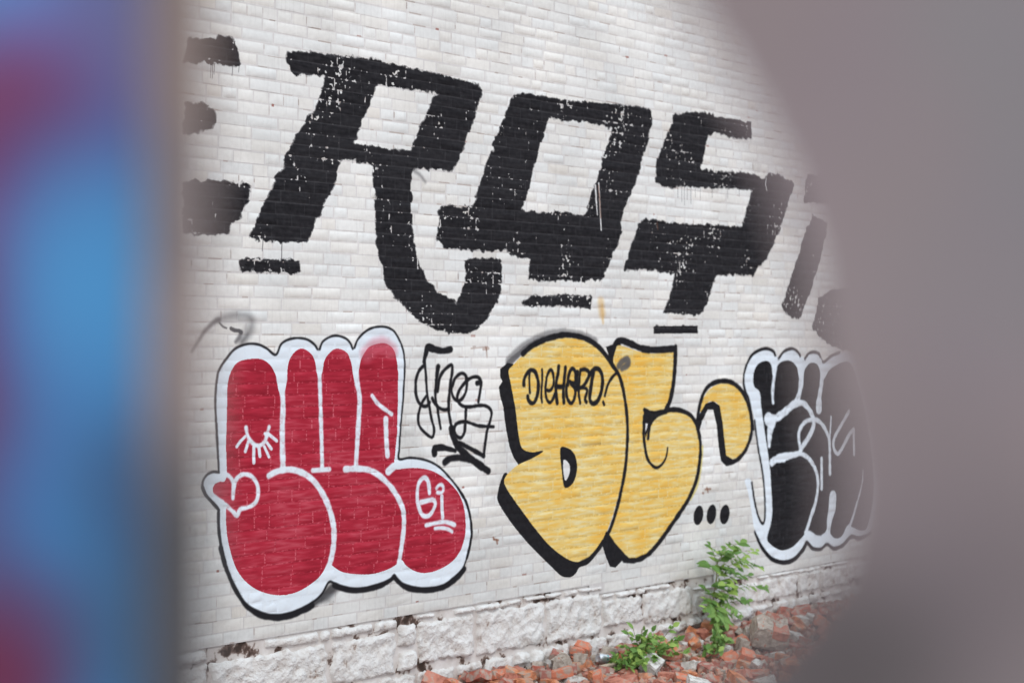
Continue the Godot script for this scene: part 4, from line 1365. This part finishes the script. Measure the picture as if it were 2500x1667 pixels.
func bush(called: String, label: String, at: Vector3, spread: float, height: float, stems: int, size: float):
	var plant = root_of(called, at)
	tag(plant, label, "plant")
	for i in stems:
		var side := rng.randf_range(-1.0, 1.0)
		var out := Vector3(side * spread, height * rng.randf_range(0.35, 1.0) * (1.0 - 0.45 * absf(side)), rng.randf_range(-0.05, 0.2))
		var tip := at + out
		var root := at + Vector3(out.x * 0.25, -0.02, 0)
		var mid := root.lerp(tip, 0.55) + Vector3(0, 0.03, 0)
		part("stem", tube([root - at, mid - at, tip - at], 0.0028, 0.0014), leaf_mats[3], plant)
		for k in 8:
			var t := rng.randf_range(0.35, 1.0)
			var p := root.lerp(mid, t * 2.0) if t < 0.5 else mid.lerp(tip, t * 2.0 - 1.0)
			add_leaf(plant, p, Vector3(rng.randf_range(-1, 1), rng.randf_range(-0.3, 0.6), rng.randf_range(-0.4, 1)), size * rng.randf_range(0.7, 1.25), [0, 1, 0, 2][rng.randi() % 4])


# ------------------------------------------------------------------ litter
func litter():
	var can = root_of("drink_can", Vector3(0.5585, 0.0750, 0.3113))
	tag(can, "silver drink can with pink and teal print lying by the wall", "can")
	can.basis = Basis.from_euler(Vector3(0, -0.25, -0.22)) * Basis(Vector3(0, 0, 1), PI / 2)
	var st := SurfaceTool.new()
	st.begin(Mesh.PRIMITIVE_TRIANGLES)
	var prof := [[0.0, -0.052], [0.022, -0.054], [0.026, -0.058], [0.031, -0.050], [0.033, -0.042], [0.033, -0.01], [0.0325, 0.02], [0.033, 0.046], [0.030, 0.054], [0.027, 0.060], [0.027, 0.062], [0.025, 0.060], [0.0, 0.058]]
	for p in prof:
		for k in 25:
			var a := TAU * k / 24.0
			var dent := 1.0 - 0.18 * maxf(0.0, cos(a - 1.0)) * exp(-pow(p[1] / 0.02, 2.0))
			st.set_uv(Vector2(k / 24.0, (p[1] + 0.058) / 0.12))
			st.add_vertex(Vector3(cos(a) * p[0] * dent, p[1], sin(a) * p[0] * dent))
	for i in prof.size() - 1:
		for k in 24:
			var q := i * 25 + k
			for t in [q, q + 1, q + 26, q, q + 26, q + 25]:
				st.add_index(t)
	var im := Image.create(96, 96, false, Image.FORMAT_RGB8)
	im.fill(Color8(205, 208, 212))
	im.fill_rect(Rect2i(0, 16, 96, 20), Color8(214, 196, 200))
	for i in 7:
		im.fill_rect(Rect2i(i * 14, 18 + (i % 3) * 5, 8, 12), Color8(206, 84, 112))
		im.fill_rect(Rect2i(i * 14 + 6, 36 + (i % 2) * 5, 7, 11), Color8(96, 170, 164))
	var m := StandardMaterial3D.new()
	m.albedo_texture = ImageTexture.create_from_image(im)
	m.metallic = 0.75
	m.roughness = 0.28
	part("can_body", finish(st), m, can)
	var tab := TorusMesh.new()
	tab.inner_radius = 0.005
	tab.outer_radius = 0.009
	tab.rings = 12
	tab.ring_segments = 6
	part("pull_tab", tab, plain(Color(0.8, 0.8, 0.82), 0.3, 0.9), can, Transform3D(Basis.IDENTITY, Vector3(0.006, 0.0605, 0)))
	var wood := mottled([0.2, Color(0.60, 0.54, 0.47), 0.6, Color(0.74, 0.69, 0.62)], 0.03, 4.0, 91)
	var paper := plain(Color(0.84, 0.83, 0.82), 0.8)
	var lath_at := [[Vector3(0.3958, 0.0277, 0.4200), Vector3(0.6353, 0.0252, 0.4000), "pale wooden lath lying in the rubble below the silver can"], [Vector3(1.3294, -0.0084, 0.3600), Vector3(1.3249, -0.0644, 0.4400), "short pale lath leaning right of the bushy weed"], [Vector3(1.4325, -0.0390, 0.4500), Vector3(1.5760, -0.0370, 0.4000), "small pale splinter below the small weed"], [Vector3(1.1117, -0.0348, 0.6000), Vector3(1.4184, -0.0463, 0.5500), "thin pale splinter lying below the tall leafy weed"]]
	for l in lath_at:
		var a: Vector3 = l[0]
		var b: Vector3 = l[1]
		var o = part("wooden_lath", chunk(Vector3(a.distance_to(b), 0.014, 0.03), 500 + int(a.x * 50.0), 0, 0.004), wood, self)
		var x := (b - a).normalized()
		var z := x.cross(Vector3(0, 1, 0.2)).normalized()
		o.transform = Transform3D(Basis(x, z.cross(x), z), (a + b) * 0.5 + Vector3(0, 0.03, 0))
		tag(o, l[2], "lath")
	var scraps := [[Vector3(0.7673, 0.0002, 0.2500), 0.07, "crumpled white paper scrap beside the silver can"], [Vector3(1.1595, -0.0050, 0.4200), 0.045, "crumpled white scrap beside the pale concrete chunk"], [Vector3(1.4604, -0.1224, 0.7500), 0.08, "crumpled white scrap near the grey board's foot"], [Vector3(1.8118, -0.0514, 0.4500), 0.022, "tiny white scrap on the bricks below the largest rubble piece"]]
	for s in scraps:
		var o = part("paper_scrap", chunk(Vector3(s[1], s[1] * 0.5, s[1] * 0.8), 600 + int(s[1] * 1000.0), 3, 0.02, 5), paper, self, Transform3D(Basis.from_euler(Vector3(0.3, 1.0, 0.2)), s[0]))
		tag(o, s[2], "scrap")
